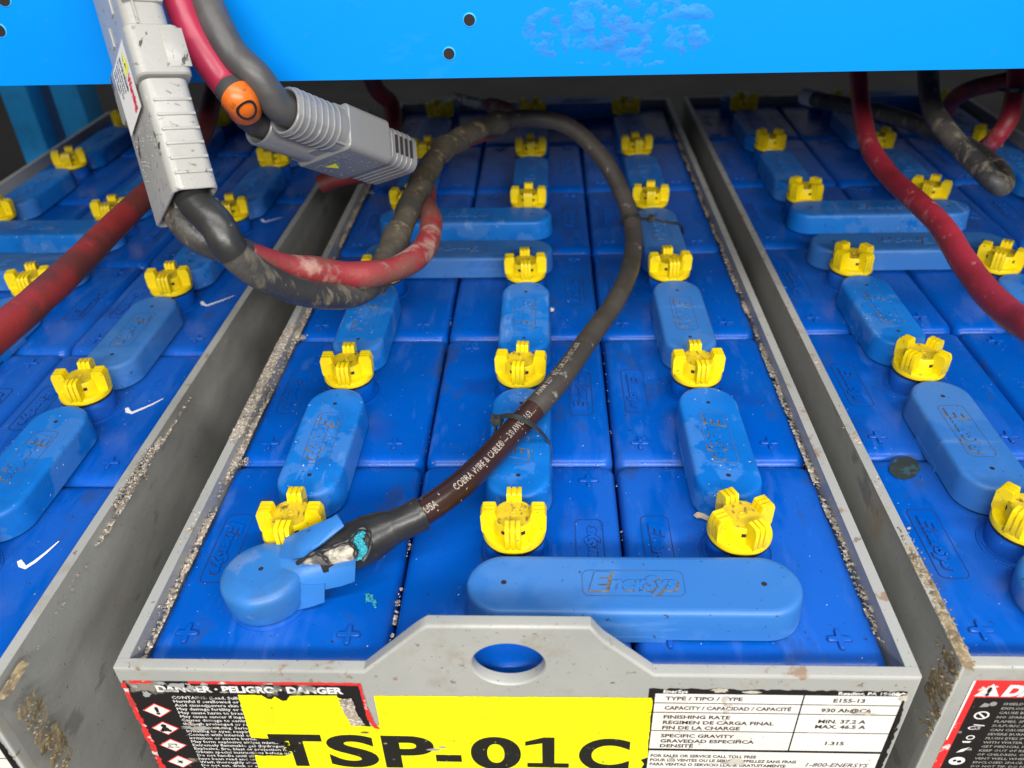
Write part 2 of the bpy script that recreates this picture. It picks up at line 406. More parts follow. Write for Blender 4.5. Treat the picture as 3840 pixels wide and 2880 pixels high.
def make_cap(parent, loc, rot=0, clean=False):
    mb = MB()
    mb.lathe([(21.0, 20.2), (22.2, 21), (22.4, 23.5), (21.6, 25.4), (19, 26.0), (14.4, 25.2)], 48)
    mb.lathe([(14.8, 25), (14.3, 37.0), (13.8, 37.8)], 40, 0, topmi=2); mb.lathe([(2.4, 37.8), (2.2, 38.3), (1.5, 38.3), (1.2, 38.0)], 20, 2)
    for q in range(4):
        R = Matrix.Rotation(q * math.pi / 2, 4, 'Z')
        for j in (-1, 0, 1):
            y = j * 3.9
            # plate outline in x,z with chamfered outer top corner
            pl = [(12.5, 24.5), (21.6, 24.2), (22.6, 27), (22.9, 40), (21.4, 43.6), (20.3, 44.2), (13.2, 44.2), (12.4, 43.4), (11.6, 39), (11.6, 37)]
            mb.prism(pl, y - 1.35, y + 1.35, 0, R)
        mb.box(12.6, 21.2, -4.6, 4.6, 25, 42.6, 0, R)
    for a in (28, -28, 152, -152):
        R = Matrix.Rotation(math.radians(a - 90), 4, 'Z')
        mb.box(13.6, 14.7, -1.5, 1.5, 30.5, 33.4, 1, R)
    cp = mb.build('vent_cap', ['yellow', 'hole', 'yellow_dirty'], parent, loc, smooth=32, rot=(0, 0, rot))
    mb = MB(); mb.lathe([(21.2, 18.1), (22.0, 18.6), (22.0, 20.0), (21.0, 20.4)], 40); mb.build('seal_ring', ['black'], cp)
    return cp
def make_cover(parent, loc, L, rot=0, text=0, pale=False, label=None):
    """stadium shaped connector cover, long axis x, logo raised on top"""
    mb = MB(); H = 27.4
    mb.loft(rrect(L / 2, 25, 24.9, 12), [(-.6, 3.5), (-.2, 12), (.4, 23.5), (.9, 25.4), (1.8, 26.6), (3.0, 27.2), (5, H)])
    mb.box(-20, 20, -25.9, -24.4, 1.2, 6)
    for sx in (-1, 1):
        mb.lathe([(1.9, H + .02), (1.8, H + .08)], 16, 1, Matrix.Translation((sx * (L / 2 - 25), 0, 0)))
    cv = mb.build('connector_cover', ['cover_pale' if pale else 'cover', 'hole'], parent, loc, smooth=50, rot=(0, 0, rot))
    if label: cv['label'] = label
    mb = MB(); T = Matrix.Translation((0, 0, H + .02)) @ Matrix.Rotation(text, 4, 'Z')
    logo(mb, T, 57, 1., 'grime')
    o1, o2 = rrect(33, 11, 5)(0), rrect(32.3, 10.3, 4.6)(0); n = len(o1)
    mb.add([(x, y, .12) for x, y in o1] + [(x, y, .12) for x, y in o2], [(i, (i + 1) % n, (i + 1) % n + n, i + n) for i in range(n)], 2, T)
    mb.build('cover_lettering', ['cover_pale' if pale else 'cover', 'grime', 'groove'], cv, smooth=30)
    return cv

def ear_poly():
    """front panel outline (x,z): lifting ear rises in the middle"""
    pts = [(-243, -560), (243, -560), (243, 14), (87, 14), (56, 45), (52.5, 50), (48, 57), (-46, 57), (-51, 53), (-55, 49), (-88, 14), (-243, 14)]
    return pts
def make_tray(parent):
    mb = MB(); t = 8.0
    # side and back walls, butted
    for s in (-1, 1):
        x0, x1 = (-243, -235.6) if s < 0 else (235.6, 243)
        mb.box(x0, x1, -5.2, 1184, -560, 13.2, 1)
        mb.box(x0, x1, -5.2, 1184, 13.2, 14.2, 0)
    mb.box(-235.6, 235.6, 1184 - 7, 1184, -560, 14, 0)
    mb.box(-235.6, 235.6, -5, 1177, -560, -552, 1)
    # front panel with hole: outline and hole joined by a bridge, swept back 8 mm with small bevel
    out = ear_poly(); hole = [(21.5 * math.cos(a), 22.5 + 19 * math.sin(a)) for a in [2 * math.pi * k / 40 for k in range(40)]]
    import mathutils
    def cap(o, h, y, flip):
        from mathutils.geometry import tessellate_polygon
        tri = tessellate_polygon([[Vector((x, 0, z)) for x, z in o], [Vector((x, 0, z)) for x, z in reversed(h)]])
        allp = o + list(reversed(h)); vs = [(x, y, z) for x, z in allp]
        mb.add(vs, [t if not flip else tuple(reversed(t)) for t in tri], 0)
    def shrink(poly, d):
        n = len(poly); r = []
        for i in range(n):
            a, b, c = Vector(poly[i - 1]), Vector(poly[i]), Vector(poly[(i + 1) % n])
            e1, e2 = (b - a).normalized(), (c - b).normalized(); n1, n2 = Vector((-e1.y, e1.x)), Vector((-e2.y, e2.x))
            m = (n1 + n2).normalized(); r.append(tuple(b + m * (d / max(.4, m.dot(n1)))))
        return r
    prof = [(-13.3, 1.6), (-12.9, .7), (-12.2, .15), (-11.2, 0), (-5.4, 0)]
    rings = [shrink(out, d) for y, d in prof]; n = len(out)
    vs = [(x, prof[i][0], z) for i, r in enumerate(rings) for x, z in r]
    mb.add(vs, [(i * n + j, i * n + (j + 1) % n, (i + 1) * n + (j + 1) % n, (i + 1) * n + j) for i in range(len(prof) - 1) for j in range(n)], 0)
    hp = [(-13.3, -1.0), (-12.6, -.3), (-11.8, 0), (-5.4, 0)]; nh = len(hole)
    hr = [[(x * (1 - d / 20), 22.5 + (z - 22.5) * (1 - d / 20)) for x, z in hole] for y, d in hp]
    vs = [(x, hp[i][0], z) for i, r in enumerate(hr) for x, z in r]
    mb.add(vs, [(i * nh + j, (i + 1) * nh + j, (i + 1) * nh + (j + 1) % nh, i * nh + (j + 1) % nh) for i in range(len(hp) - 1) for j in range(nh)], 0)
    cap(rings[0], hr[0], -13.3, False); cap(out, hr[-1], -5.4, True)
    return mb.build('steel_tray', ['steel', 'steel_side'], parent, smooth=45)

def make_terminal(parent, loc, R=27, name='terminal_cover', rot=0):
    mb = MB()
    mb.lathe([(R - 1.5, 5), (R - .3, 9), (R + .2, 22), (R - .6, 25), (R - 2.4, 27), (R - 5, 28.2), (R - 12, 28.8)], 48)
    mb.lathe([(1.9, 28.9), (1.7, 28.95)], 16, 1)
    mb.lathe([(R - 4, 1), (R - 1, 1.6), (R - 1, 3.2), (R - 4, 3.6), (R - 4.5, 5)], 40, 2, top=False)
    return mb.build(name, ['terminal', 'hole', 'cell'], parent, loc, smooth=45, rot=(math.radians(2), math.radians(-3), rot))

def battery(label, x, y, rot, caprots, drop_cover=(), pale=()):
    b = thing('forklift_battery', label, 'battery', (x, y, -560), 'forklift batteries side by side under the rack')
    hub = (0, 0, 560)
    tr = make_tray(b); tr.location = (0, 0, .56)
    for r in range(6):
        for c in range(3):
            cx, cy = (c - 1) * W, (r + .5) * D
            if (r, c) == (0, 0) and not PRO: PRO['cell'] = make_cell(b, (cx, cy, 560), False); PRO['cap'] = make_cap(b, (cx, cy, 560), 0)
            else:
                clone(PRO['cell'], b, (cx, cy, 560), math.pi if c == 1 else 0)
                clone(PRO['cap'], b, (cx, cy, 560), math.radians(caprots.get((c, r), random.uniform(-6, 6))))
    fr, bk = 46, 151
    dn, up = math.radians(-90), math.radians(90)
    spec = [('v', c, r) for r in (0, 1, 3, 4) for c in range(3)] + [('v', 2, 2), ('h', 1, (0, fr)), ('h', 0, (2, bk)), ('h', 0, (3, fr)), ('h', 1, (5, bk))]
    for k, s in enumerate(spec):
        if s[0] == 'v':
            _, c, r = s; loc = ((c - 1) * W + (1.5 if c else -1), r * D + 197, 560)
            key = ('v', 'p' if (c, r) in pale else 'n'); rt = math.pi / 2 * (1 if c == 1 else -1)
        else:
            _, c, (r, o) = s; loc = ((c - .5) * W, r * D + o + (0, 3)[r in (0,)] * 0, 560)
            key = ('h', 'p' if r in (0, 2) else 'n'); rt = math.pi if r == 2 else 0
        if s[0] == 'h' and s[2][0] == 3: loc = (loc[0], loc[1] + 6, 560)
        if key not in PRO:
            PRO[key] = make_cover(b, loc, 142 if s[0] == 'v' else 217, rt, 0, key[1] == 'p')
        else: clone(PRO[key], b, loc, rt)
    if rot: b.rotation_euler[2] = rot
    return b
PRO = {}
def clone(o, parent, loc, rz):
    c = o.copy(); COL.objects.link(c); c.parent = parent; c.location = Vector(loc) * S; c.rotation_euler = (0, 0, rz)
    for ch in o.children:
        d = ch.copy(); COL.objects.link(d); d.parent = c
    return c
cen = battery('centre forklift battery with blue cells, yellow caps and a yellow TSP-01C sticker', 0, 0, 0,
              {(0, 0): -6, (2, 0): 24, (1, 0): 0, (0, 1): 2, (2, 1): 3, (1, 2): 3, (2, 2): 5, (2, 5): 8, (1, 5): -25, (0, 5): 20, (1, 4): 2}, pale={(2, 1), (2, 2)})
lef = battery('left forklift battery whose blue cells carry white check marks', -553, -22, math.radians(-.9),
              {(2, 1): 8, (2, 2): 10, (2, 3): 12, (1, 2): 16, (1, 3): 12, (0, 4): 20, (0, 3): 10}, pale={(2, 1)})
rig = battery('right forklift battery with a red DANGER label, crossed by red and black cables', 512, 8, 0,
              {(0, 0): 40, (0, 1): 38, (0, 2): 28, (0, 3): 35, (0, 4): 40, (0, 5): 15, (1, 2): 55, (1, 3): -35, (1, 4): 40, (2, 4): 20}, pale={(0, 0)})
make_terminal(cen, (-157, 1137 + 5, 560)); make_terminal(lef, (-157, 1137 + 5, 560)); make_terminal(rig, (-157, 1140, 560)); make_terminal(lef, (-157, 46, 560)); make_terminal(rig, (-157, 46, 560))

# ------------------------------------------------------------------ labels on the front panels
HZ = 560
def FT(x, z, y=-13.3, shift=0.):                # text frame on the front panel: local x right, local y up
    return Matrix.Translation((x, y - shift, z)) @ Matrix.Rotation(math.pi / 2, 4, 'X')
def poly_face(mb, pts, y, mi=0):
    n = len(pts); cx = sum(p[0] for p in pts) / n
    from mathutils.geometry import tessellate_polygon
    tri = tessellate_polygon([[Vector((x, z, 0)) for x, z in pts]])
    A = [(x, y, z) for x, z in pts]
    mb.add(A, [tuple(t) for t in tri], mi)
def ragged(pts, amp=.8, step=3.0, sel=None):
    out = []; n = len(pts)
    for i in range(n):
        a, b = Vector(pts[i]), Vector(pts[(i + 1) % n]); L = (b - a).length; k = max(1, int(L / step))
        nr = Vector((-(b - a).y, (b - a).x)).normalized() if L else Vector((0, 0))
        am = amp if (sel is None or i in sel) else 0
        for j in range(k):
            out.append(tuple(a + (b - a) * (j / k) + nr * (am * random.uniform(-1, 1) if j else 0)))
    return out
# --- danger label (centre)
mb = MB(); y = -13.3
poly_face(mb, ragged([(-240, 3), (-91, 3), (-91, -135), (-245, -135)], 1.3, 2.5, (3,)), y - .15, 0)
poly_face(mb, ragged([(-198, 3.2), (-91, 3.2), (-91, .6), (-200, .6)], .3, 3), y - .25, 1)
poly_face(mb, ragged([(-236, 3), (-222, 3), (-222, .4), (-236, .4)], .6, 2), y - .25, 1)
poly_face(mb, ragged([(-242, 1), (-238.4, 1), (-240.4, -130), (-244, -130)], .9, 2.0, (1, 3)), y - .25, 1)
x = -219
flat_text(mb, 'DANGER · PELIGRO · DANGER', 8.6, FT(-221, -7.6, shift=.3), 2, bold=.045, sx=1.0)
lines = ['CONTAINS: (Lead, Sulfuric Acid)', 'Harmful if swallowed or inhaled.', 'Acid causes severe skin burns and eye damage.', 'May damage fertility or the unborn child.', 'May cause harm to breast-fed children.',
         'May cause cancer if ingested or inhaled.', 'Causes damage to central nervous system', 'through prolonged or repeated exposure.', 'Severely irritating. Serious eye damage.', 'Irritating to eyes, respiratory system and skin.',
         'Contact with internal components may cause', 'irritation or severe burns.', 'May form explosive air/gas mixture.', 'Extremely flammable gas (hydrogen).', 'Explosive, fire, blast or projection hazard.',
         'Obtain special instructions before use.', 'Do not handle until all safety precautions', 'have been read and understood.', 'Wash thoroughly after handling.', 'Do not eat, drink or smoke when using.', 'Avoid contact during pregnancy/nursing.', 'Wear protective gloves/protective clothing.',
         'Use only outdoors or in a well ventilated area.', 'Avoid release to the environment.']
zz = -15
for i, s in enumerate(lines):
    flat_text(mb, s, 4.0, FT(-213.5, zz, shift=.3), 3, bold=.012, res=1, sx=1.08)
    zz -= 4.05
for i in range(5):
    cx, cz = -226.5 - i * .1, -27.7 - i * 19.6
    for (r, m_, sh) in ((9.4, 1, .3), (8.2, 4, .45)):
        mb.add([(cx - r, y - sh, cz), (cx, y - sh, cz - r * .82), (cx + r, y - sh, cz), (cx, y - sh, cz + r * .82)], [(0, 1, 2, 3)], m_)
    if i == 0:
        flat_text(mb, '!', 10, FT(cx - 1.3, cz - 3.6, shift=.6), 5, bold=.07)
    elif i == 1:
        for (px, pz, r) in ((-.3, 3, 1.9), (0, -.8, 2.6), (-2.5, -2.4, 1.4), (2.4, -2.4, 1.4)):
            mb.add([(cx + px + r * math.cos(a), y - .6, cz + pz + r * math.sin(a)) for a in [k * math.pi / 5 for k in range(10)]], [tuple(range(10))], 5)
    elif i == 2:
        for (a, b, c, d_) in ((-4, -2.4, 0, -1.6), (-3, 2, 3.2, 1.2), (1, -2.2, 4, -1.5), (-3.4, -.8, -1.4, 0), (1.8, 0, 3.0, .8)):
            mb.add([(cx + a, y - .6, cz + b), (cx + c, y - .6, cz + b), (cx + c, y - .6, cz + d_), (cx + a, y - .6, cz + d_)], [(0, 1, 2, 3)], 5)
    else:
        for k in range(9):
            th = k * 2 * math.pi / 9; R_ = 3.4 if k % 2 else 2.4
            mb.add([(cx + .5 * math.cos(th + 1.3), y - .6, cz + .5 * math.sin(th + 1.3)), (cx + .5 * math.cos(th - 1.3), y - .6, cz + .5 * math.sin(th - 1.3)), (cx + R_ * math.cos(th), y - .6, cz + R_ * math.sin(th))], [(0, 1, 2)], 5)
# torn, weathered spots
for (px, pz, a, b, m_) in [(-206, -.5, 8, 3.2, 6), (-216, 1.5, 4, 2, 6), (-199, -2, 3, 4.5, 6), (-189, 1, 3, 2, 6), (-212, -6, 6, 1.5, 6), (-204, -46, 12, 3.2, 6), (-208, -42, 4, 3, 7), (-192, -22, 2.5, 2.5, 6), (-228, -10, 3, 4, 6), (-233, -2, 2.2, 2.2, 6), (-178, -7, 3, 1.2, 6), (-146, -4.6, 4, 2, 6), (-191, -46, 3, 1.5, 7)]:
    poly_face(mb, [(px + a * math.cos(t) * random.uniform(.5, 1.1), pz + b * math.sin(t) * random.uniform(.5, 1.1)) for t in [k * math.pi / 9 for k in range(18)]], y - .7, m_)
dl = mb.build('danger_label', ['lab_black', 'lab_red', 'ink_white', 'ink_white', 'lab_white', 'ink', 'steel', 'crust'], cen, (0, 0, HZ), smooth=0)
dl['label'] = 'torn black danger label with red border and hazard diamonds'
# --- yellow asset sticker
mb = MB()
yel = [(-170, -9.6), (-155, -9.8), (-152, -13.5), (-149.5, -14), (-147, -11), (-143, -15.5), (-140, -15), (-137, -10), (-127, -9.6), (-107.5, -9.2), (-107.4, -11.2), (-104, -13), (-101.5, -30), (-96.5, -41.5), (-91, -42), (-84.6, -40),
       (-84.4, -8.8), (86.4, -7.4), (87.4, -13), (87.2, -24), (87.8, -60), (88.4, -72), (84, -75), (86.5, -80), (83, -92), (85, -135), (-176, -135), (-173.5, -76.5), (-167, -77.6), (-155.5, -75.2), (-150.5, -76.2), (-147.4, -73.8), (-152.2, -68.5), (-148.3, -63.8), (-155.3, -62), (-156.3, -57.5), (-171.6, -56.5)]
poly_face(mb, list(reversed(ragged(yel, .25, 2.5))), y - .55, 0)
def T_(s, x, z, size, sx, bold=.045): flat_text(mb, s, size, FT(x, z, shift=.7), 1, bold=bold, sx=sx, res=8)
for ch, cx, wd in (('T', -142.5, 35), ('S', -106, 33), ('P', -68.5, 34), ('-', -42.5, 17), ('0', -11, 33), ('C', 60, 33)):
    a, b = width2d(ch, 49.5, bold=.034, res=8); k = wd / (b - a)
    flat_text(mb, ch, 49.5, FT(cx - (a + b) / 2 * k, -87 if ch != '-' else -87.5, shift=.8), 1, bold=.034, sx=k, res=8)
poly_face(mb, [(8.5, -56), (8.5, -60.5), (19.5, -57.5), (19.5, -80.5), (9.5, -80.5), (9.5, -85.5), (37, -85.5), (37, -80.5), (27.5, -80.5), (27.5, -50.8), (20.5, -50.8)][::-1], y - .8, 1)
# marks of wear: black film and grey showing through
for (px, pz, a, b, m_) in [(-153.5, -58, 4.5, 4.8, 2), (-150, -62, 3, 2.4, 2), (-148, -69, 3.4, 2.6, 2), (-147, -65.5, 4.4, 1.6, 2), (-52, -66.5, 5, 1.6, 3), (-46, -63.5, 3.2, 1, 3), (-160, -75.8, 10, .8, 2), (-95, -48, 3, 1.2, 4), (-83, -60, 1.4, 1, 4)]:
    poly_face(mb, [(px + a * math.cos(t) * random.uniform(.7, 1.1), pz + b * math.sin(t) * random.uniform(.6, 1.1)) for t in [k * math.pi / 9 for k in range(18)]], y - 1.0, m_)
poly_face(mb, ragged([(-107.3, -12.8), (-98.5, -11), (-97, -30), (-93.5, -40), (-98, -41), (-103, -40.5), (-105, -30)], .5, 2), y - .9, 5)
poly_face(mb, ragged([(-92.3, 3), (-90.8, 3.2), (-90, -18), (-87.6, -36), (-84.5, -44), (-88, -43), (-91.5, -33)], .3, 2), y - 1.0, 6)
ys = mb.build('asset_sticker', ['lab_yellow', 'ink', 'lab_black', 'steel', 'rust', 'crust', 'lab_red'], cen, (0, 0, HZ), smooth=0)
ys['label'] = 'torn yellow sticker reading TSP-01C'
# --- rating plate
def rating(parent, y):
    mb = MB()
    poly_face(mb, ragged([(84.5, 1.4), (237.5, 1.2), (240, -30), (241, -135), (83.5, -135)], .8, 2.5, (0, 1, 2)), y - .15, 0)
    cells_ = [(88.6, 177, -3.4, -12.3), (178, 236, -3.4, -12.3), (88.6, 177, -13.2, -22), (178, 236, -13.2, -22), (88.6, 177, -22.9, -41.6), (178, 236, -22.9, -41.6), (88.6, 177, -42.5, -62), (178, 236, -42.5, -62), (88.6, 236, -64.4, -120)]
    for a, b, c, d_ in cells_:
        mb.add([(a, y - .3, d_), (b, y - .3, d_), (b, y - .3, c), (a, y - .3, c)], [(0, 1, 2, 3)], 1)
    tx = [('EnerSys', 93, -2.3, 4.2, 2, 0), ('TYPE / TIPO / TYPE', 95, -9.6, 5.0, 3, 0), ('CAPACITY / CAPACIDAD / CAPACITÉ', 95, -19.3, 5.0, 3, 0), ('FINISHING RATE', 95, -28.7, 5.0, 3, 0),
          ('REGIMEN DE CARGA FINAL', 95, -34.5, 5.0, 3, 0), ('FIN DE LA CHARGE', 95, -40.2, 5.0, 3, 0), ('SPECIFIC GRAVITY', 95, -49, 5.0, 3, 0), ('GRAVEDAD ESPECIFICA', 95, -54.8, 5.0, 3, 0), ('DENSITÉ', 95, -60.2, 5.0, 3, 0),
          ('Reading, PA 19605', 197, -2.3, 4.2, 2, 0), ('E155-13', 205, -9.8, 5.2, 3, 1), ('930 Ah@C6', 205, -19.8, 5.2, 3, 1), ('MIN. 37.2 A', 205, -31.4, 5.2, 3, 1), ('MAX. 46.5 A', 205, -37, 5.2, 3, 1), ('1.315', 205, -55, 5.2, 3, 1),
          ('FOR SALES OR SERVICE CALL TOLL FREE', 90, -71.5, 4.3, 4, 0), ('POUR LES VENTES OU LE SERVICE APPELLEZ SANS FRAIS', 90, -76.5, 4.3, 4, 0), ('PARA VENTAS O SERVICIO LLAME GRATUITAMENTE', 90, -81.5, 4.3, 4, 0)]
    for s, X, Z, sz, mi, cen_ in tx:
        sx = 1.12
        if mi == 4: mi = 3; sx = .88
        lim = 172 if X < 120 and s[0] not in 'FP' else 900
        a, b = width2d(s, sz, bold=.03, sx=sx)
        if X + b > lim: sx *= (lim - X) / b
        if cen_:
            a, b = width2d(s, sz, bold=.03, sx=sx); X = X - (a + b) / 2
        flat_text(mb, s, sz, FT(X, Z, y, .45), mi, bold=.03, sx=sx, res=2)
    flat_text(mb, '1-800-ENERSYS', 6.2, FT(190, -80, y, .45), 3, bold=.008, shear=.25, res=2)
    for (px, pz, a, b, m_) in [(131, -8, 2.5, 5, 4), (133, -14, 4, 2, 4), (127, 1, 7, 2.4, 4), (146, -.5, 8, 1.6, 4), (133, -20, 3.5, 2.2, 4), (217, -20.5, 7, 2, 4), (145, -76, 9, 5, 4), (236, -4, 3, 5, 4), (234, -1, 6, 1.8, 1), (238, -40, 1.5, 9, 0), (133, -30, 1.3, 2, 4), (104, -74, 2, 3, 4)]:
        poly_face(mb, [(px + a * math.cos(t) * random.uniform(.3, 1.1), pz + b * math.sin(t) * random.uniform(.4, 1.1)) for t in [k * math.pi / 9 for k in range(18)]], y - .6, m_)
    o = mb.build('rating_plate', ['lab_black', 'lab_white', 'ink_white', 'ink_dark', 'crust_pale'], parent, (0, 0, HZ), smooth=0)
    o['label'] = 'black framed white rating label'
M['crust_pale'] = mat('label_scuff', (.55, .50, .43), .8, [(90, .45, .6, (.35, .30, .24), .8, None, 8)])
rating(cen, -13.3); rating(lef, -13.3)
# --- danger label on the right battery
mb = MB(); x0 = -233
mb.add([(x0, y - .15, -135), (x0 + 190, y - .15, -135), (x0 + 190, y - .15, 2), (x0, y - .15, 2)], [(0, 1, 2, 3)], 0)
mb.add([(x0 + 5.4, y - .3, -135), (x0 + 190, y - .3, -135), (x0 + 190, y - .3, -15), (x0 + 5.4, y - .3, -15)], [(0, 1, 2, 3)], 1)
mb.add([(x0 + 4, y - .4, -13.4), (x0 + 19, y - .4, -13.4), (x0 + 12.5, y - .4, -1)], [(0, 1, 2)], 2)
flat_text(mb, '!', 11, FT(x0 + 10.2, -12.4, shift=.5), 3, bold=.05)
flat_text(mb, 'DANGER', 14.5, FT(x0 + 20, -12.6, shift=.5), 2, bold=.06, shear=.2)
zz = -22
for s in ['SHIELD EYES.', 'EXPLOSIVE GASES CAN', 'CAUSE BLINDNESS OR INJURY.', 'NO SPARKS', 'FLAMES, SMOKING.', 'SULFURIC ACID', 'CAN CAUSE BLINDNESS OR', 'SEVERE BURNS.', 'FLUSH EYES IMMEDIATELY', 'WITH WATER.', 'GET MEDICAL HELP FAST.', 'KEEP OUT OF REACH', 'OF CHILDREN.', 'VENT WELL WHEN IN AN', 'ENCLOSED SPACE.', 'DO NOT TIP.']:
    flat_text(mb, s + ' ' + s, 3.4, FT(x0 + 24, zz, shift=.5), 5, bold=.02, sx=1.15, res=1); zz -= 4.6
def ring(mb, cx, cz, r0, r1, yy, mi, n=28, sq=1.):
    vs = [(cx + r * math.cos(k * 2 * math.pi / n), yy, cz + sq * r * math.sin(k * 2 * math.pi / n)) for r in (r0, r1) for k in range(n)]
    mb.add(vs, [(k, (k + 1) % n, (k + 1) % n + n, k + n) for k in range(n)], mi)
X_ = x0 + 13.5
mb.add([(X_ - 3, y - .5, -24.5), (X_ - 1, y - .5, -20), (X_ + 3, y - .5, -21.5), (X_ + 2, y - .5, -24)], [(0, 1, 2, 3)], 5); ring(mb, X_ + 4.5, -21, .3, 2.2, y - .5, 5)
ring(mb, X_ + 1, -33, 3.5, 4.7, y - .5, 2, sq=.9); mb.add([(X_ - 2.4, y - .55, -30.2), (X_ - 1.4, y - .55, -29.6), (X_ + 4.4, y - .55, -35.6), (X_ + 3.4, y - .55, -36.4)], [(0, 1, 2, 3)], 2)
ring(mb, X_ - .5, -46.6, 2.0, 3.0, y - .5, 2, sq=.6); mb.add([(X_ + .5, y - .5, -44.4), (X_ + 2.2, y - .5, -48.6), (X_ + 4.2, y - .5, -48), (X_ + 4, y - .5, -44.6)], [(0, 1, 2, 3)], 5); mb.add([(X_ - 1, y - .55, -42.5), (X_ + 6, y - .55, -43.4), (X_ + 6, y - .55, -44.4), (X_ - 1, y - .55, -43.5)], [(0, 1, 2, 3)], 2)
ring(mb, X_ + 1, -57, 1.8, 2.7, y - .5, 2, sq=.9); mb.add([(X_ - 3, y - .5, -61.2), (X_ + 3, y - .5, -61.2), (X_ + 2, y - .5, -63), (X_ - 2, y - .5, -63)], [(0, 1, 2, 3)], 2)
mb.add([(X_ - 3.5, y - .5, -74.5), (X_ - 1, y - .5, -70.5), (X_ + 3.8, y - .5, -68), (X_ + 1, y - .5, -73)], [(0, 1, 2, 3)], 2); mb.add([(X_ + 2, y - .5, -71.5), (X_ + 5, y - .5, -68.5), (X_ + 6, y - .5, -71.5)], [(0, 1, 2)], 5)
ring(mb, X_, -84, 0.1, 5.2, y - .5, 2, sq=.9); ring(mb, X_ - 1.6, -83.5, 0.1, 1.2, y - .6, 1); ring(mb, X_ + 1.6, -84.5, 0.1, 1.5, y - .6, 1)
mb.add([(x0 - .2, y - .45, -60), (x0 + .8, y - .45, -60), (x0 + 1.2, y - .45, 2), (x0 - .4, y - .45, 2)], [(0, 1, 2, 3)], 2)
o = mb.build('danger_label', ['lab_red', 'lab_black', 'ink_white', 'ink', 'ink_white', 'ink_grey'], rig, (0, 0, HZ), smooth=0); o['label'] = 'red headed black danger label'

# ------------------------------------------------------------------ check marks painted on the left battery
def stroke(pts, ws, z0=3.2):
    mb = MB(); P = [Vector((a, b, 0)) for a, b in pts]
    top = []; bot = []
    for i, p in enumerate(P):
        t = (P[min(i + 1, len(P) - 1)] - P[max(i - 1, 0)]).normalized(); nrm = Vector((-t.y, t.x, 0))
        top.append(p + nrm * ws[i]); bot.append(p - nrm * ws[i])
    n = len(P); vs = [(*v.xy, z0) for v in top + bot]
    mb.add(vs, [(i, i + n, i + n + 1, i + 1) for i in range(n - 1)]); return mb
def check(pix):
    pts = [atz(u, v, 1.6) for u, v in pix]
    inv = lef_inv
    q = [inv @ p for p in pts]
    mb = stroke([(p.x, p.y) for p in q], [1.5, 2.2, 1.9, 1.5, 1.1, .5], 2.2)
    o = mb.build('check_mark', ['white'], lef, (0, 0, HZ), smooth=0)
lef_inv = (Matrix.Translation((-553, -22, 0)) @ Matrix.Rotation(math.radians(-.9), 4, 'Z')).inverted()
check([(42, 1212), (47, 1222), (56, 1227), (75, 1215), (100, 1195), (128, 1170)])
check([(274, 882), (277, 890), (285, 893), (305, 885), (328, 875), (353, 862)])
check([(436, 652), (439, 658), (447, 661), (465, 655), (485, 648), (507, 639)])
check([(566, 474), (569, 479), (574, 480), (584, 477), (596, 474), (608, 470)])

# ------------------------------------------------------------------ debris on rims and in the gaps
def chunks(name, spots, matk, label):
    mb = MB()
    for (x, y, z, r, fl) in spots:
        r *= random.choice((.35, .5, .6, .9)); fl *= .6
        n = 5; pts = []
        ph = random.uniform(0, 6)
        up = [(x, y, z + r * fl)]; ringp = [(x + r * random.uniform(.5, 1.2) * math.cos(ph + k * 2 * math.pi / n), y + r * random.uniform(.5, 1.3) * math.sin(ph + k * 2 * math.pi / n), z + r * random.uniform(-.3, .4)) for k in range(n)]
        dn = [(x, y, z - r * .6)]; vs = up + ringp + dn
        fs = [(0, 1 + k, 1 + (k + 1) % n) for k in range(n)] + [(n + 1, 1 + (k + 1) % n, 1 + k) for k in range(n)]
        mb.add(vs, fs)
    o = mb.build(name, [matk], None, smooth=0); o['kind'] = 'stuff'; o['label'] = label; o['category'] = 'debris'
    return o
sp = []; R = random.uniform
def seam(x0, x1, y0, y1, z0, z1, n, r0, r1, clump=.03):
    for _ in range(n):
        t = R(0, 1); y_ = y0 + (y1 - y0) * t
        if noise.noise(Vector((y_ * clump, x0 * .1, 1))) < R(-.25, .25): continue
        sp.append((R(x0, x1), y_, R(z0, z1), R(r0, r1), R(.4, 1)))
seam(-236, -230, 0, 780, 4, 11, 450, .5, 2.2)
seam(-242.5, -232, 214, 400, 13.4, 15.2, 350, .8, 2.4, .005)
seam(231, 235, 10, 1100, 2, 5, 70, .6, 1.6)
seam(-308, -299, 130, 200, 12.5, 15.5, 420, .8, 2.2, .01)
seam(-309, -303, 0, 760, 4, 7, 140, .6, 1.6)
seam(268, 279, 150, 1000, 10, 14, 120, .7, 1.8, .02)
seam(-79.6, -77.6, -2, 140, -5, -1.5, 90, .8, 2.6)
seam(-79.4, -77.8, 140, 700, -4, -1.5, 70, .4, 1.4)
seam(77.8, 79.4, 60, 500, -4, -1.5, 60, .4, 1.4)
for yy in (197, 394, 591):
    for _ in range(55): sp.append((R(-232, 232), yy + R(-1, 1), R(-3, 0), R(.4, 1.1), .6))
for cx, cy in ((-232, 197), (-232, 394), (-231, 788)):
    for _ in range(90): sp.append((cx + R(-3, 8), cy + R(-4, 4), R(0, 3), R(.7, 2.0), .8))
for _ in range(60): sp.append((-300 + R(-18, 0), 177 + R(-2, 2), R(0, 4), R(.6, 1.8), .8))
chunks('dried_debris', sp, 'crust', 'tan flakes of dried dirt along the tray rims and between the blue cells')
sp = []
seam(269.5, 279, -5, 110, 13.6, 15.0, 130, .8, 2.2, .003)
for _ in range(70): sp.append((268.4 + R(-.5, .8), -5 + R(0, 34) * R(0, 1), 12 - 75 * R(0, 1) ** 1.5, R(.8, 2.4), .8))
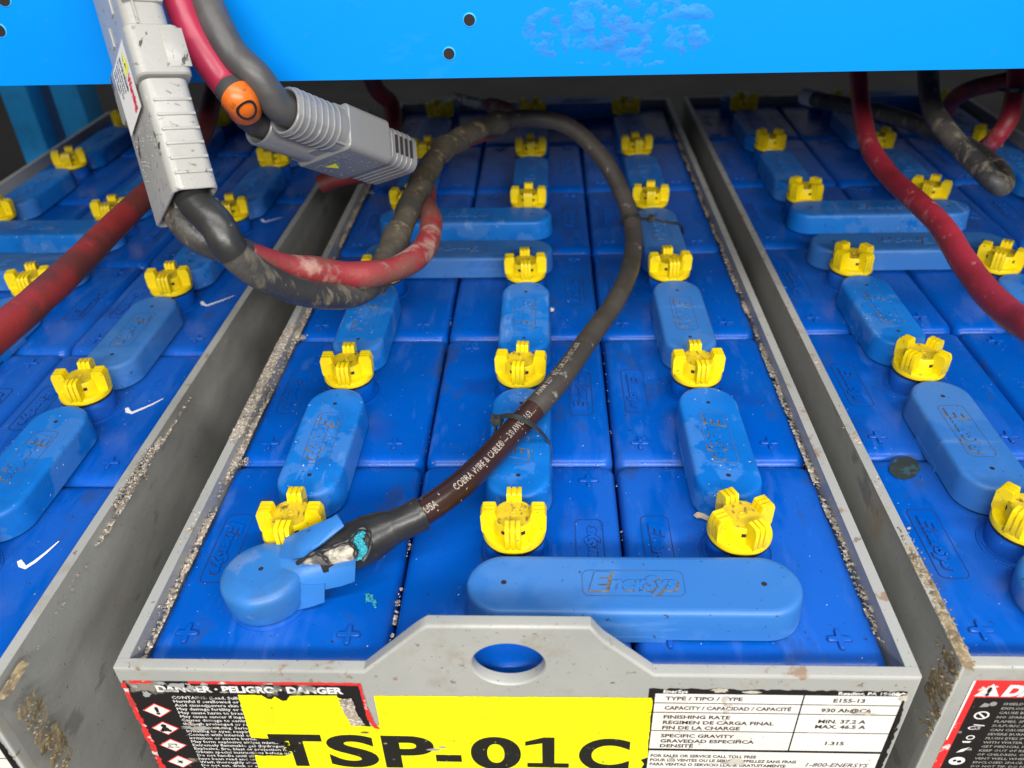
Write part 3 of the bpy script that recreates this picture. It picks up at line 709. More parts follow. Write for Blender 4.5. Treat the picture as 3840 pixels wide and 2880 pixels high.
for _ in range(60): sp.append((-297 + R(0, 2.5), -34 + R(0, 12), R(-110, 10), R(.8, 2.2), .8))
chunks('corroded_crust', sp, 'rust', 'yellow brown corroded crust on the tray corners at both edges')
def crust_strip(name, matk, label, runs):
    """thin lumpy dried dirt lying on an edge: runs of (x0, x1, y0, y1, z, height, cover)"""
    mb = MB()
    for (x0, x1, y0, y1, z, h, cov, axis) in runs:
        ny = max(6, int(abs(y1 - y0) / 1.1)); nx = max(4, int(abs(x1 - x0) / .9)); vs = []; hs = []
        for j in range(ny + 1):
            for i_ in range(nx + 1):
                a = x0 + (x1 - x0) * i_ / nx; b = y0 + (y1 - y0) * j / ny
                e = min(i_, nx - i_) / nx * 2; f_ = min(j, ny - j) / ny * 6
                q = .5 + .5 * noise.noise(Vector((a * .12, b * .035, z))) + .35 * noise.noise(Vector((a * .5, b * .4, 5))) + .2 * noise.noise(Vector((a * 1.4, b * 1.3, 8)))
                hh = (q - (1 - cov) - .25 * max(0, .6 - e) - .5 * max(0, .5 - f_)) * h * 2.2
                hs.append(hh > 0); hh = max(-.25, min(hh, h)) + .16 * h * noise.noise(Vector((a * 1.1, b * 1.1, 2)))
                vs.append((a, b, z + hh) if axis == 'z' else (z + hh * axis_sign(axis), b, a))
        fs = [(j * (nx + 1) + i_, j * (nx + 1) + i_ + 1, (j + 1) * (nx + 1) + i_ + 1, (j + 1) * (nx + 1) + i_) for j in range(ny) for i_ in range(nx)
              if hs[j * (nx + 1) + i_] or hs[j * (nx + 1) + i_ + 1] or hs[(j + 1) * (nx + 1) + i_]]
        mb.add(vs, fs)
    o = mb.build(name, [matk], None, smooth=60); o['kind'] = 'stuff'; o['label'] = label; o['category'] = 'debris'
def axis_sign(a): return 1 if a == '+x' else -1
crust_strip('dried_crust', 'crust', 'tan dried dirt filling the gaps beside the tray rims', [
    (-236.2, -229.5, -4, 1170, 5.5, 2.2, .62, 'z'), (-243.4, -233.5, 205, 400, 14.1, 1.3, .78, 'z'), (-243.4, -236, 60, 205, 14.1, .5, .36, 'z'), (230, 235.8, -4, 1170, 3, 1.6, .5, 'z'), (-243.4, -236, 400, 1000, 14.1, .6, .4, 'z'),
    (-309.5, -303.4, -20, 1100, 5.5, 1.8, .5, 'z'), (-304, -297, 120, 215, 14, .9, .48, 'z'), (269, 276, 0, 1100, 14.1, .6, .42, 'z'), (276, 281, 60, 1150, 5, 2, .5, 'z')])
crust_strip('rusty_crust', 'rust', 'yellow brown crust on the tray corners at both lower edges', [
    (269, 277, -10, 110, 14.1, .7, .66, 'z'), (-60, 13, -5.5, 18, 268.9, .5, .46, '-x'), (-80, 12, -36, -14, -296.6, .5, .44, '+x'), (-304, -297, -36, -8, 14, .6, .6, 'z')])
P_ = [atz(1955 + 33 * math.cos(k * math.pi / 12) * R(.92, 1.06), 1011 + 25 * math.sin(k * math.pi / 12) * R(.92, 1.06), 2.4) - Vector((512, 8, 0)) for k in range(24)]
mb = MB(); mb.add([tuple(p) for p in P_], [tuple(range(24))]); ob = mb.build('dark_stain', ['stain'], rig, (0, 0, 560), smooth=0); ob['label'] = 'dark round stain on a front cell'
# single flakes and drops
def flake(pix, z, dz, matk, name, label, cat):
    P = [atz(u, v, z) for u, v in pix]; c = sum(P, Vector()) / len(P); mb = MB(); n = len(P)
    vs = [tuple(p - c + Vector((0, 0, R(0, dz)))) for p in P]; vs += [(a, b, z_ - .8) for a, b, z_ in vs]
    mb.add(vs, [tuple(range(n)), tuple(reversed(range(n, 2 * n)))] + [(i, i + n, (i + 1) % n + n, (i + 1) % n) for i in range(n)])
    return tag(mb.build(name, [matk], None, c, smooth=0), label, cat)
flake([(1498, 1113), (1506, 1109), (1520, 1112), (1530, 1116), (1536, 1122), (1528, 1126), (1514, 1120), (1504, 1119)], 3.2, 2, 'wood', 'wood_chip', 'pale wood chip beside the frontmost right yellow cap', 'wood chip')
flake([(1187, 669), (1192, 667), (1197, 669), (1196, 673), (1190, 674)], 3.5, 2, 'white', 'paint_crumb', 'small white crumb beside a blue connector cover', 'crumb')
sp = []
for _ in range(70):
    p = atz(R(790, 806), R(1283, 1300), 2.2); sp.append((p.x, p.y, 2.2, R(.5, 1.3), .6))
for _ in range(45):
    p = atz(R(806, 812), R(1296, 1312), 2.2); sp.append((p.x, p.y, 2.2, R(.4, 1.0), .6))
chunks('corrosion_crumbs', sp, 'cyan', 'turquoise corrosion crumbs on the front left cell')

# ------------------------------------------------------------------ plug frames, then cables
def cam2world(x_, y_, z_): return RM @ Vector((x_, y_, z_))
def frame_of(a, w_, v):
    """local frame of a plug: x along w, y along v, z along a (cable end at 0)"""
    a = cam2world(*a).normalized(); w_ = cam2world(*w_); w_ = (w_ - a * w_.dot(a)).normalized(); v_ = cam2world(*v); y_ = v_ - a * v_.dot(a) - w_ * v_.dot(w_); y_.normalize()
    return Matrix(((w_.x, y_.x, a.x), (w_.y, y_.y, a.y), (w_.z, y_.z, a.z))).to_4x4()
def plug(label, origin, T):
    o = thing('power_plug', label, 'connector', origin)
    return o, T
A_or = atd(375, 410, 500); A_ax = ((-26.1, 84.6, -4.3), (22.8, 6.2, -16.3), (-35.3, -13.7, -54.8))
B_or = atd(640, 176, 584); B_ax = ((66, -3, -98), (-45.8, -6.5, -35.2), (1.7, -31, 3.4))
TA = frame_of(*A_ax); TBp = frame_of(*B_ax)
def PA(x, y_, z_): return A_or + TA @ Vector((x, y_, z_))
def PB(x, y_, z_): return B_or + TBp @ Vector((x, y_, z_))
RC = 9.8
def path_d(l):          # list of (u, v, 'd'|'z'|'y', value)
    return [atd(u, v, q) if k == 'd' else (atz(u, v, q) if k == 'z' else aty(u, v, q)) for u, v, k, q in l]
blackp = [PA(15, 17, 24), PA(15, 17, 0)] + path_d([(468, 484, 'd', 520), (503, 545, 'd', 526), (560, 592, 'd', 548), (640, 628, 'd', 580), (720, 640, 'd', 612), (785, 628, 'd', 645), (828, 575, 'd', 685),
                 (868, 490, 'd', 735), (905, 405, 'd', 785), (950, 330, 'd', 840), (1010, 294, 'd', 890), (1085, 262, 'd', 935), (1160, 256, 'd', 950), (1232, 275, 'd', 945), (1300, 340, 'd', 935), (1345, 420, 'd', 925),
                 (1368, 500, 'd', 905), (1362, 575, 'd', 865), (1330, 650, 'd', 800), (1270, 735, 'd', 728), (1200, 832, 'd', 668), (1115, 925, 'z', 44), (1010, 1035, 'z', 44), (905, 1112, 'z', 42), (820, 1155, 'z', 36)])
pth = smooth_path(blackp, 14); fr = frames(pth); SEG = 14
cab = thing('battery_cable', 'long black battery cable looping from the hanging grey plug to the front left terminal', 'cable', pth[0])
o0 = pth[0]
def seg(a, b, matk, name, rad=RC, lump=.5, parent=cab, frr=None, oo=None, wave=.03):
    f = (frr or fr)[a:b + 1]; mb = MB(); tube(mb, rel(f, oo or o0), rad, 22, 0, lump, True, wave); return mb.build(name, [matk], parent, smooth=60)
n_ = len(pth) - 1
seg(0, 42, 'shrink', 'heat_shrink_sleeve', lambda i: 10.9, .6)['label'] = 'glossy black sleeve at the grey plug'
seg(41, 7 * SEG + 6, 'cable_black', 'cable_jacket', RC + .3, .8)['label'] = 'smudged black lower bend'
seg(7 * SEG + 5, 13 * SEG, 'tape', 'taped_section', lambda i: RC + 1.9 + 1.0 * math.sin(i * .55) * math.sin(i * .23), 2.6, wave=.045)['label'] = 'dirty khaki taped stretch'
seg(13 * SEG - 1, 22 * SEG + 9, 'cable', 'cable_jacket', RC, .25)['label'] = 'worn grey stretch of jacket'
seg(22 * SEG + 8, 25 * SEG + 4, 'brown', 'clean_jacket', RC + .1, .1)['label'] = 'clean dark brown jacket with printed lettering'
# printed lettering wrapped on the brown jacket
def wrap_text(txt, i0, size, ang, matk, parent, frr, oo, rad, sx=1., flip=True, idx=1, name='printed_lettering'):
    """text running from frame i0 back along the path (towards lower index when idx=-1)"""
    pts = [f[0] for f in frr]; vs, fs = text2d(txt, size, bold=.012, res=2, sx=sx)
    cum = [0]; rng = list(range(i0, (len(pts) if idx > 0 else -1), idx))
    for a, b in zip(rng, rng[1:]): cum.append(cum[-1] + (pts[b] - pts[a]).length)
    out = []
    import bisect
    for x, y_ in vs:
        k = min(max(bisect.bisect(cum, x) - 1, 0), len(cum) - 2); t = (x - cum[k]) / max(1e-6, cum[k + 1] - cum[k])
        A, B = frr[rng[k]], frr[rng[k + 1]]
        p = A[0].lerp(B[0], t); a_ = A[2].lerp(B[2], t).normalized(); b_ = A[3].lerp(B[3], t).normalized()
        th = ang + (y_ / rad) * (1 if flip else -1)
        out.append(tuple(p - oo + (a_ * math.cos(th) + b_ * math.sin(th)) * (rad + .12)))
    mb = MB(); mb.add(out, fs); return mb.build(name, [matk], parent, smooth=0)
PR = RC + .28
def ang_to_cam(i):                     # angle on the jacket that faces the camera
    p, t, a, b = fr[i]; d = (CAM - p).normalized(); return math.atan2(d.dot(b), d.dot(a))
i1 = 24 * SEG + 6
ang = ang_to_cam(i1)
wrap_text('COBRA WIRE & CABLE® --- 3/0 AWG E163…', 24 * SEG + 5, 7.3, ang - .10, 'print', cab, fr, o0, PR, .74, True, -1)
wrap_text('E USA', 25 * SEG + 1, 7.3, ang_to_cam(25 * SEG) - .2, 'print', cab, fr, o0, PR, .74, True, -1)
wrap_text('AWM 3271 90°C OR 3278 105°C 600V', 22 * SEG + 6, 6.6, ang_to_cam(22 * SEG) + .45, 'print', cab, fr, o0, PR, .74, True, -1)

# sleeve and lug at the terminal
tp = smooth_path([blackp[-2] + (blackp[-3] - blackp[-2]) * .05, blackp[-2].lerp(blackp[-1], .35), atz(833, 1144, 36), atz(770, 1174, 32), atz(700, 1203, 29), atz(655, 1222, 27)], 10)
tf = frames(tp); m_ = len(tp)
def srad(i):
    t = i / (m_ - 1)
    return 12.2 + (.5 if i < 2 else 0) + 4.2 * max(0, min(1, (t - .32) / .2)) - 3.5 * max(0, (t - .75) / .25)
mb = MB(); tube(mb, rel(tf[:int(m_ * .86)], o0), srad, 26, 0, 1.0, True, .04)
mb.build('heat_shrink_sleeve', ['shrink'], cab, smooth=60)['label'] = 'split black sleeve at the terminal'

tc = Vector((-165, 53, 0))
mk = thing('terminal_boot', 'blue rubber terminal boot, torn open around the cable lug', 'terminal cover', (tc.x, tc.y, 0))
tdir = (atz(760, 1180, 25) - atz(600, 1245, 25)); tdir.z = 0; tdir.normalize(); ta = math.atan2(tdir.y, tdir.x)
mb = MB()
Rr = 28
mb.lathe([(Rr - 1.5, 6), (Rr - .3, 10), (Rr + .3, 24), (Rr - .5, 27), (Rr - 2.4, 29), (Rr - 5, 30.2), (Rr - 12, 30.9)], 56, 0, Matrix.Rotation(math.radians(-2.5), 4, 'Y'))
mb.lathe([(1.7, 31.0), (1.6, 31.08)], 14, 1, Matrix.Rotation(math.radians(-2.5), 4, 'Y'))
mb.build('boot_disc', ['terminal', 'hole'], mk, smooth=45)
mb = MB(); mb.lathe([(25.5, .8), (27.5, 1.6), (27.4, 3.4), (24, 4.2), (23.6, 8)], 44, 0, top=False); mb.build('post_collar', ['cell'], mk, smooth=40)
# channel part of the boot: U-shaped shell along tdir with an opened lid
TB = Matrix.Rotation(ta, 4, 'Z')
def shell(mb, secs, mi=0, th=1.6):
    """secs: list of cross sections (x, [(y,z)...]) -> open shell with thickness along the section normal"""
    n = len(secs[0][1]); A = []; B = []
    for x_, pr in secs:
        for i, (a, b) in enumerate(pr):
            p = Vector(pr[max(i - 1, 0)]); q = Vector(pr[min(i + 1, n - 1)]); t = (q - p).normalized(); nn = Vector((-t.y, t.x))
            A.append((x_, a, b)); B.append((x_, a + nn.x * th, b + nn.y * th))
    m = len(secs); o = m * n; fs = []
    for i in range(m - 1):
        for j in range(n - 1):
            q = (i * n + j, i * n + j + 1, (i + 1) * n + j + 1, (i + 1) * n + j); fs += [q, tuple(reversed([k + o for k in q]))]
    for i in range(m - 1):
        for j in (0, n - 1): fs.append((i * n + j, (i + 1) * n + j, (i + 1) * n + j + o, i * n + j + o))
    for j in range(n - 1):
        for i in (0, m - 1): fs.append((i * n + j, i * n + j + 1, i * n + j + 1 + o, i * n + j + o))
    mb.add(A + B, fs, mi, TB)
def slab(rows, th, name, matk, parent, org, toward=None, smooth=50):
    """patch through rows of points, given thickness th away from the viewer side"""
    nr, nc = len(rows), len(rows[0]); tw = toward or Vector((-.1, -.6, .8)); tw = tw.normalized()
    A = [p - org for r in rows for p in r]; B = []
    for r in range(nr):
        for c in range(nc):
            du = rows[r][min(c + 1, nc - 1)] - rows[r][max(c - 1, 0)]; dv = rows[min(r + 1, nr - 1)][c] - rows[max(r - 1, 0)][c]
            nn = du.cross(dv).normalized(); nn = nn if nn.dot(tw) > 0 else -nn
            B.append(A[r * nc + c] - nn * th)
    o = nr * nc; fs = []
    for r in range(nr - 1):
        for c in range(nc - 1):
            q = (r * nc + c, r * nc + c + 1, (r + 1) * nc + c + 1, (r + 1) * nc + c); fs += [q, tuple(reversed([k + o for k in q]))]
        for c in (0, nc - 1): fs.append((r * nc + c, (r + 1) * nc + c, (r + 1) * nc + c + o, r * nc + c + o))
    for c in range(nc - 1):
        for r in (0, nr - 1): fs.append((r * nc + c, r * nc + c + 1, r * nc + c + 1 + o, r * nc + c + o))
    mb = MB(); mb.add([tuple(p) for p in A + B], fs); ob = mb.build(name, [matk], parent, smooth=smooth)
    import bmesh
    bm = bmesh.new(); bm.from_mesh(ob.data); bmesh.ops.recalc_face_normals(bm, faces=bm.faces); bm.to_mesh(ob.data); bm.free()
    return ob
def Z(u, v, z): return atz(u, v, z)
# near wall of the boot channel and its tail, then the folded flap
slab([[Z(598, 1196, 31), Z(625, 1196, 35), Z(650, 1206, 37), Z(690, 1212, 36.5), Z(735, 1214, 37), Z(768, 1205, 40)],
      [Z(600, 1226, 31), Z(630, 1226, 33), Z(655, 1226, 33), Z(692, 1228, 33), Z(738, 1226, 34), Z(768, 1218, 36)],
      [Z(612, 1262, 25), Z(638, 1258, 26), Z(662, 1254, 27), Z(695, 1252, 27), Z(738, 1246, 27), Z(767, 1240, 28)],
      [Z(620, 1290, 13), Z(642, 1284, 15), Z(668, 1278, 17), Z(700, 1274, 18), Z(738, 1266, 19), Z(766, 1256, 20)]], 1.8, 'boot_channel', 'terminal', mk, tc)
slab([[Z(600, 1262, 26), Z(640, 1262, 25), Z(672, 1264, 24), Z(701, 1262, 24)],
      [Z(606, 1292, 15), Z(640, 1292, 15), Z(672, 1286, 16), Z(701, 1280, 17)],
      [Z(612, 1318, 5), Z(640, 1318, 5), Z(672, 1311, 6), Z(701, 1301, 7)]], 1.6, 'boot_tail', 'terminal', mk, tc)
slab([[Z(600, 1205, 30.5), Z(610, 1178, 34), Z(617, 1160, 37)],
      [Z(628, 1207, 35), Z(634, 1182, 42), Z(650, 1146, 45)],
      [Z(654, 1205, 42), Z(668, 1180, 48), Z(690, 1129, 50)],
      [Z(700, 1170, 49), Z(712, 1148, 52), Z(718, 1117, 53)],
      [Z(743, 1136, 53), Z(736, 1124, 55), Z(726, 1111, 56)]], 1.8, 'torn_flap', 'terminal', mk, tc)['label'] = 'torn flap lifted off the lug'
# exposed lug inside the split sleeve
lugrows = [[Z(644, 1216, 38.5), Z(682, 1195, 45), Z(700, 1192, 47), Z(729, 1181, 49.5), Z(757, 1177, 50.5)],
           [Z(646, 1217, 38), Z(684, 1203, 44), Z(700, 1203, 45.5), Z(732, 1193, 48), Z(764, 1188, 49.5)],
           [Z(650, 1218, 37.5), Z(688, 1212, 42), Z(704, 1212, 43), Z(734, 1204, 45.5), Z(766, 1197, 47.5)],
           [Z(655, 1219, 37), Z(692, 1220, 38), Z(710, 1221, 39), Z(738, 1214, 42), Z(763, 1210, 44)]]
o = slab(lugrows, 1.2, 'exposed_lug', 'lug', cab, o0, smooth=60); o['label'] = 'weathered bare metal lug'
mb = MB()                 # curled lips of the split sleeve
for ln in ([(642, 1217, 38.5), (664, 1203, 44), (682, 1192, 47), (705, 1188, 49), (728, 1176, 51.5), (752, 1168, 52.5), (762, 1156, 53), (778, 1141, 53), (793, 1146, 52), (800, 1162, 51), (798, 1190, 48), (784, 1212, 44)],
           [(684, 1192, 46.5), (698, 1202, 46.5), (712, 1218, 42)], [(757, 1173, 52), (768, 1186, 51), (768, 1206, 47)]):
    P_ = smooth_path([Z(*q) for q in ln], 6); tube(mb, rel(frames(P_), o0), lambda i: 1.35 + .45 * math.sin(i * .9), 8, 0, .5, True, .3)
mb.build('split_lip', ['shrink'], cab, smooth=60)
mb = MB()
for _ in range(330):
    t = R(0, 1); cxs = [(780, 1150), (772, 1163), (778, 1176), (786, 1190), (776, 1206)]
    k = min(int(t * 4), 3); f_ = t * 4 - k; u_ = cxs[k][0] + (cxs[k + 1][0] - cxs[k][0]) * f_ + R(-9, 9); v_ = cxs[k][1] + (cxs[k + 1][1] - cxs[k][1]) * f_ + R(-4, 4)
    c = Z(u_, v_, 50.5 - max(0, v_ - 1165) * .13 + R(-.6, .8)) - o0; r = R(.5, 1.5); q5 = 5
    ringp = [(c.x + r * R(.6, 1.2) * math.cos(q * 1.2566), c.y + r * R(.6, 1.2) * math.sin(q * 1.2566), c.z + R(-.4, .4)) for q in range(q5)]
    mb.add([(c.x, c.y, c.z + r)] + ringp + [(c.x, c.y, c.z - r)], [(0, 1 + q, 1 + (q + 1) % q5) for q in range(q5)] + [(q5 + 1, 1 + (q + 1) % q5, 1 + q) for q in range(q5)])
mb.build('copper_corrosion', ['cyan'], cab, smooth=0)['label'] = 'turquoise copper corrosion'

# red partner cable of the hanging plug
redp = [PA(14, 47, 24), PA(14, 47, 0)] + path_d([(430, 508, 'd', 548), (490, 535, 'd', 556), (560, 560, 'd', 575), (640, 580, 'd', 595), (720, 590, 'd', 615), (800, 592, 'd', 632), (870, 575, 'd', 655), (918, 535, 'd', 690),
               (932, 480, 'd', 745), (920, 425, 'd', 815), (922, 372, 'd', 880), (965, 318, 'd', 930), (1050, 285, 'd', 965), (1110, 255, 'd', 1010), (1085, 234, 'd', 1050), (1030, 222, 'd', 1090), (985, 210, 'd', 1130)])
rp = smooth_path(redp, 14); rf = frames(rp)
rc = thing('battery_cable', 'dusty red battery cable hanging beside the black one from the large grey plug', 'cable', rp[0])
seg(0, 50, 'cable_black', 'black_sleeve', 11.2, .6, rc, rf, rp[0])['label'] = 'black sleeve at the grey plug'
seg(49, len(rp) - 22, 'red_dirty', 'cable_jacket', lambda i: RC + .3 + .5 * math.sin(i * .3), 1.6, rc, rf, rp[0])
seg(len(rp) - 23, len(rp) - 1, 'lug', 'cable_lug', 7, .2, rc, rf, rp[0])

def simple_cable(name, label, pts, matk, rad=RC, lump=.6, n=12):
    P = smooth_path([q if isinstance(q, Vector) else path_d([q])[0] for q in pts], n); F = frames(P); t_ = thing(name, label, 'cable', P[0]); mb = MB(); tube(mb, rel(F, P[0]), rad, 20, 0, lump); mb.build('cable_jacket', [matk], t_, smooth=60); return t_, P, F
M['crimson'] = mat('cable_crimson', (.36, .022, .060), .36, [(14, .5, .8, (.46, .05, .10), .7, None, 5), (60, .66, .74, (.55, .25, .28), .5, None, 6)], bump=[(60, .4)])
M['cable_dust'] = mat('cable_black_dusty', (.055, .053, .053), .45, [(20, .5, .75, (.10, .09, .085), .8, None, 6), (50, .62, .72, (.30, .22, .15), .6, None, 8, .8)], bump=[(50, .8)])
upred, P1, F1 = simple_cable('supply_cable', 'clean crimson cable coming down over the blue beam into the smaller grey plug', [(372, -60, 'd', 560), (385, 0, 'd', 560), (408, 60, 'd', 562), (440, 118, 'd', 566), (485, 180, 'd', 572), (520, 218, 'd', 570), PB(43.5, 16, -6), PB(43.5, 17, 22)], 'crimson', 10.4, .2)
i5 = int(len(F1) * .80); 
f = rel(F1[int(len(F1) * .60):], P1[0]); mb = MB(); tube(mb, f, 11.0, 20, 0, .5); mb.build('black_sleeve', ['cable_dust'], upred, smooth=60)
f = rel(F1[int(len(F1) * .66):int(len(F1) * .78)], P1[0]); mb = MB(); tube(mb, f, 12.2, 22, 0, 0); ob = mb.build('orange_band', ['orange'], upred, smooth=60); ob['label'] = 'orange band with a black oval ring'
k5 = int(len(F1) * .715); p, t, a, b = F1[k5]; cdir = (CAM - p).normalized(); cdir = (cdir - t * cdir.dot(t)).normalized(); sdir = t.cross(cdir)
mb = MB(); vs = []; nn = 36
for r_ in (1.0, .74):
    for k in range(nn):
        th = k * 2 * math.pi / nn; along = 7.5 * r_ * math.cos(th); an = .62 * r_ * math.sin(th)
        q = p + t * (along) + (cdir * math.cos(an) + sdir * math.sin(an)) * 12.7; vs.append(tuple(q - P1[0]))
mb.add(vs, [(k, (k + 1) % nn, (k + 1) % nn + nn, k + nn) for k in range(nn)]); mb.build('ring_mark', ['black'], ob, smooth=0)
simple_cable('supply_cable', 'thick dusty black cable coming down over the blue beam into the smaller grey plug', [(405, -60, 'd', 570), (440, -5, 'd', 566), (470, 60, 'd', 565), (505, 118, 'd', 568), (555, 165, 'd', 570), PB(14.5, 16, -4), PB(14.5, 17, 22)], 'cable_dust', 11.2, .9)
simple_cable('supply_cable', 'dark red dirty cable crossing the left battery from its lower left corner', [(-420, 1150, 'd', 400), (-240, 950, 'd', 430), (-110, 815, 'd', 475), (0, 716, 'd', 525), (80, 650, 'd', 565), (150, 585, 'd', 615), (215, 520, 'd', 670), (280, 455, 'd', 730), (350, 390, 'd', 790), (410, 330, 'd', 850), (440, 280, 'd', 900), (455, 225, 'd', 940), (470, 150, 'd', 980)], 'red_old', 11, .5)
simple_cable('supply_cable', 'dark red cable sagging into the gap left of the centre battery', [(690, 400, 'd', 960), (735, 382, 'd', 960), (790, 372, 'd', 960), (830, 330, 'd', 1010), (850, 280, 'd', 1060), (845, 225, 'd', 1080), (815, 195, 'd', 1060), (795, 150, 'd', 1040)], 'red_old', 11, .4)
simple_cable('supply_cable', 'pinkish red cable hanging from the beam over the front cells of the right battery', [(1850, 60, 'd', 960), (1855, 165, 'd', 950), (1863, 250, 'd', 915), (1880, 320, 'd', 870), (1925, 385, 'd', 820), (1980, 435, 'd', 765), (2035, 490, 'd', 710), (2075, 555, 'd', 655), (2125, 625, 'd', 600), (2190, 685, 'd', 550), (2290, 750, 'd', 500), Vector((400, 40, 120)), Vector((470, -60, 40)), Vector((500, -110, -160))], 'red', 10, .4)
bt, P2, F2 = simple_cable('supply_cable', 'black cable bent back in a tight hairpin over the right battery', [(2000, 60, 'd', 900), (2005, 165, 'd', 885), (2015, 235, 'd', 870), (2050, 290, 'd', 850), (2100, 345, 'd', 830), (2145, 390, 'd', 815), (2166, 400, 'd', 822), (2160, 372, 'd', 860), (2110, 330, 'd', 910), (2020, 285, 'd', 980), (1930, 250, 'd', 1040), (1850, 232, 'd', 1090), (1780, 218, 'd', 1130), (1738, 208, 'd', 1160)], 'cable_black', 10.6, .6)
mb = MB(); tube(mb, rel(F2[-8:], P2[0]), 11.6, 18); mb.build('cable_tag', ['tag_grey'], bt, smooth=60)
simple_cable('supply_cable', 'red cable arching up to the beam near the right edge', [(2200, 60, 'd', 930), (2196, 165, 'd', 925), (2190, 215, 'd', 918), (2178, 260, 'd', 915), (2150, 300, 'd', 930), (2125, 320, 'd', 960)], 'red', 10, .3)
simple_cable('supply_cable', 'dark red cable disappearing behind the black hairpin cable', [(2230, 160, 'd', 950), (2160, 178, 'd', 960), (2105, 190, 'd', 975), (2065, 210, 'd', 1000), (2045, 240, 'd', 1040)], 'red_old', 10, .3)

# ------------------------------------------------------------------ cable ties
def strap(mb, pts, wdt, th, nrm):
    P = smooth_path(pts, 8); N_ = []
    for i, p in enumerate(P):
        t = (P[min(i + 1, len(P) - 1)] - P[max(i - 1, 0)]).normalized(); s_ = t.cross(nrm(p)).normalized(); u = s_.cross(t).normalized()
        N_.append([p + s_ * wdt / 2 + u * th, p - s_ * wdt / 2 + u * th, p - s_ * wdt / 2, p + s_ * wdt / 2])
    vs = [tuple(q) for r in N_ for q in r]; n = len(N_)
    mb.add(vs, [(i * 4 + k, i * 4 + (k + 1) % 4, (i + 1) * 4 + (k + 1) % 4, (i + 1) * 4 + k) for i in range(n - 1) for k in range(4)] + [(3, 2, 1, 0), (n * 4 - 4, n * 4 - 3, n * 4 - 2, n * 4 - 1)])
def tie(label, pts, head, hdir, centre):
    o = thing('cable_tie', label, 'cable tie', head)
    mb = MB(); strap(mb, [p - head for p in pts], 4.6, 1.3, lambda p: (p + head - centre).normalized()); mb.build('strap', ['tie'], o, smooth=30)
    mb = MB(); T = hdir.to_track_quat('X', 'Z').to_matrix().to_4x4()
    mb.box(-4, 4, -4.2, 4.2, -3.2, 3.4, 0, T, bev=.8); mb.box(-1.8, 1.2, -2.2, 2.2, 3.3, 3.6, 1, T); mb.box(-3, -1.2, -1.6, 1.6, 3.4, 5.8, 0, T)
    mb.build('tie_head', ['tie', 'hole'], o, smooth=30)
M['tie'] = mat('nylon_black', (.030, .032, .028), .38, [(60, .5, .7, (.08, .08, .07), .6)])
c1 = fr[23 * SEG][0]
h1 = atz(1074, 908, 46)
tie('black cable tie over the brown cable at the middle front cover', [h1 + Vector((-2, -2, -14)), h1 + Vector((0, 0, -4)), h1 + Vector((3, 1, 2)), atz(1100, 899, 54.5), atz(1125, 905, 55), atz(1147, 917, 50), atz(1162, 930, 43), atz(1176, 944, 33), atz(1187, 962, 24), atz(1188, 992, 8)], h1, atz(1110, 905, 50) - h1, c1 + Vector((4, 0, -14)))
h2 = atz(1407, 472, 31)
q_, t_, a_, b_ = fr[18 * SEG - 4]; dc = (CAM - q_); dc = (dc - t_ * dc.dot(t_)).normalized(); sc_ = t_.cross(dc); sc_ = sc_ if sc_.x > 0 else -sc_
ringp_ = [q_ + (dc * math.cos(math.radians(w_)) + sc_ * math.sin(math.radians(w_))) * 10.5 for w_ in (-95, -60, -25, 10, 45, 75)]
tie('thin black cable tie across a pale cover, holding the cable loop', ringp_ + [h2, atz(1430, 478, 29.6), atz(1462, 484, 28.8), atz(1472, 490, 18), atz(1474, 505, 4)], h2, Vector((1, -.1, 0)), Vector((135, 610, -40)))
h3 = atd(2192, 190, 915)
tie('black cable tie knotted round the red cable by the right edge', [h3 + Vector((-13, 6, -2)), h3 + Vector((-11, -8, 0)), h3 + Vector((0, -12, 1)), h3 + Vector((11, -8, 2)), h3 + Vector((12, 4, 2))], h3 + Vector((4, -14, 0)), Vector((1, 0, 0)), h3 + Vector((0, 8, 0)))

# ------------------------------------------------------------------ grey plugs
def flipfix(mb, T):
    if T.to_3x3().determinant() < 0: mb.f = [tuple(reversed(f)) for f in mb.f]
def body(mb, cx, cy, hw, hd, r, z0, z1, T, openend=False, mi=0, wall=2.6, topopen=False):
    C = T @ Matrix.Translation((cx, cy, 0)); f = rrect(hw, hd, r, 6)
    if openend:
        mb.loft(f, [(wall + .2, z0 + 26), (wall, z0 + 1), (wall * .6, z0), (.6, z0), (0, z0 + .8), (0, z1 - 1), (.9, z1)], mi, C)
        mb.loft(f, [(wall + .3, z0 + 25.9), (wall + .4, z0 + 26)], 1, C)
    else:
        mb.loft(f, [(1, z0), (0, z0 + 1), (0, z1 - 1), (1, z1)], mi, C, True)
# ---- large plug
pl, T = plug('large pale grey power plug hanging at upper left with a Warning sticker', A_or, TA)
WX, WY = 28.7, 66.0
mb = MB(); body(mb, WX / 2, WY / 2, WX / 2, WY / 2, 6.5, 0, 74, T, True)
for k in range(6):                       # finger ribs across the narrow side
    z_ = 10 + k * 9.6
    mb.box(3.5, WX - 2, -1.0, 2.2, z_, z_ + 1.8, 0, T, bev=.5)
for (yy, zz, ry, rz) in ((26, 58, 3, 9), (33, 36, 1.6, 9), (30, 22, 3.2, 4.5), (20, 12, 3, 4), (36, 8, 2.6, 3.2), (44, 15, 2.6, 3)):
    n = 20; mb.add([(-.15, yy + ry * math.cos(k * 2 * math.pi / n), zz + rz * math.sin(k * 2 * math.pi / n)) for k in range(n)], [tuple(range(n))], 2, T)
for _ in range(60):
    yy, zz = R(8, 56), R(26, 56)
    if abs(yy - 28) > 5: s_ = R(.4, .9); mb.box(-.45, .2, yy, yy + s_ * 1.5, zz, zz + s_, 0, T)
mb.box(WX * .25, WX * .75, WY / 2 - 1.2, WY / 2 + 1.2, .5, 24, 0, T)
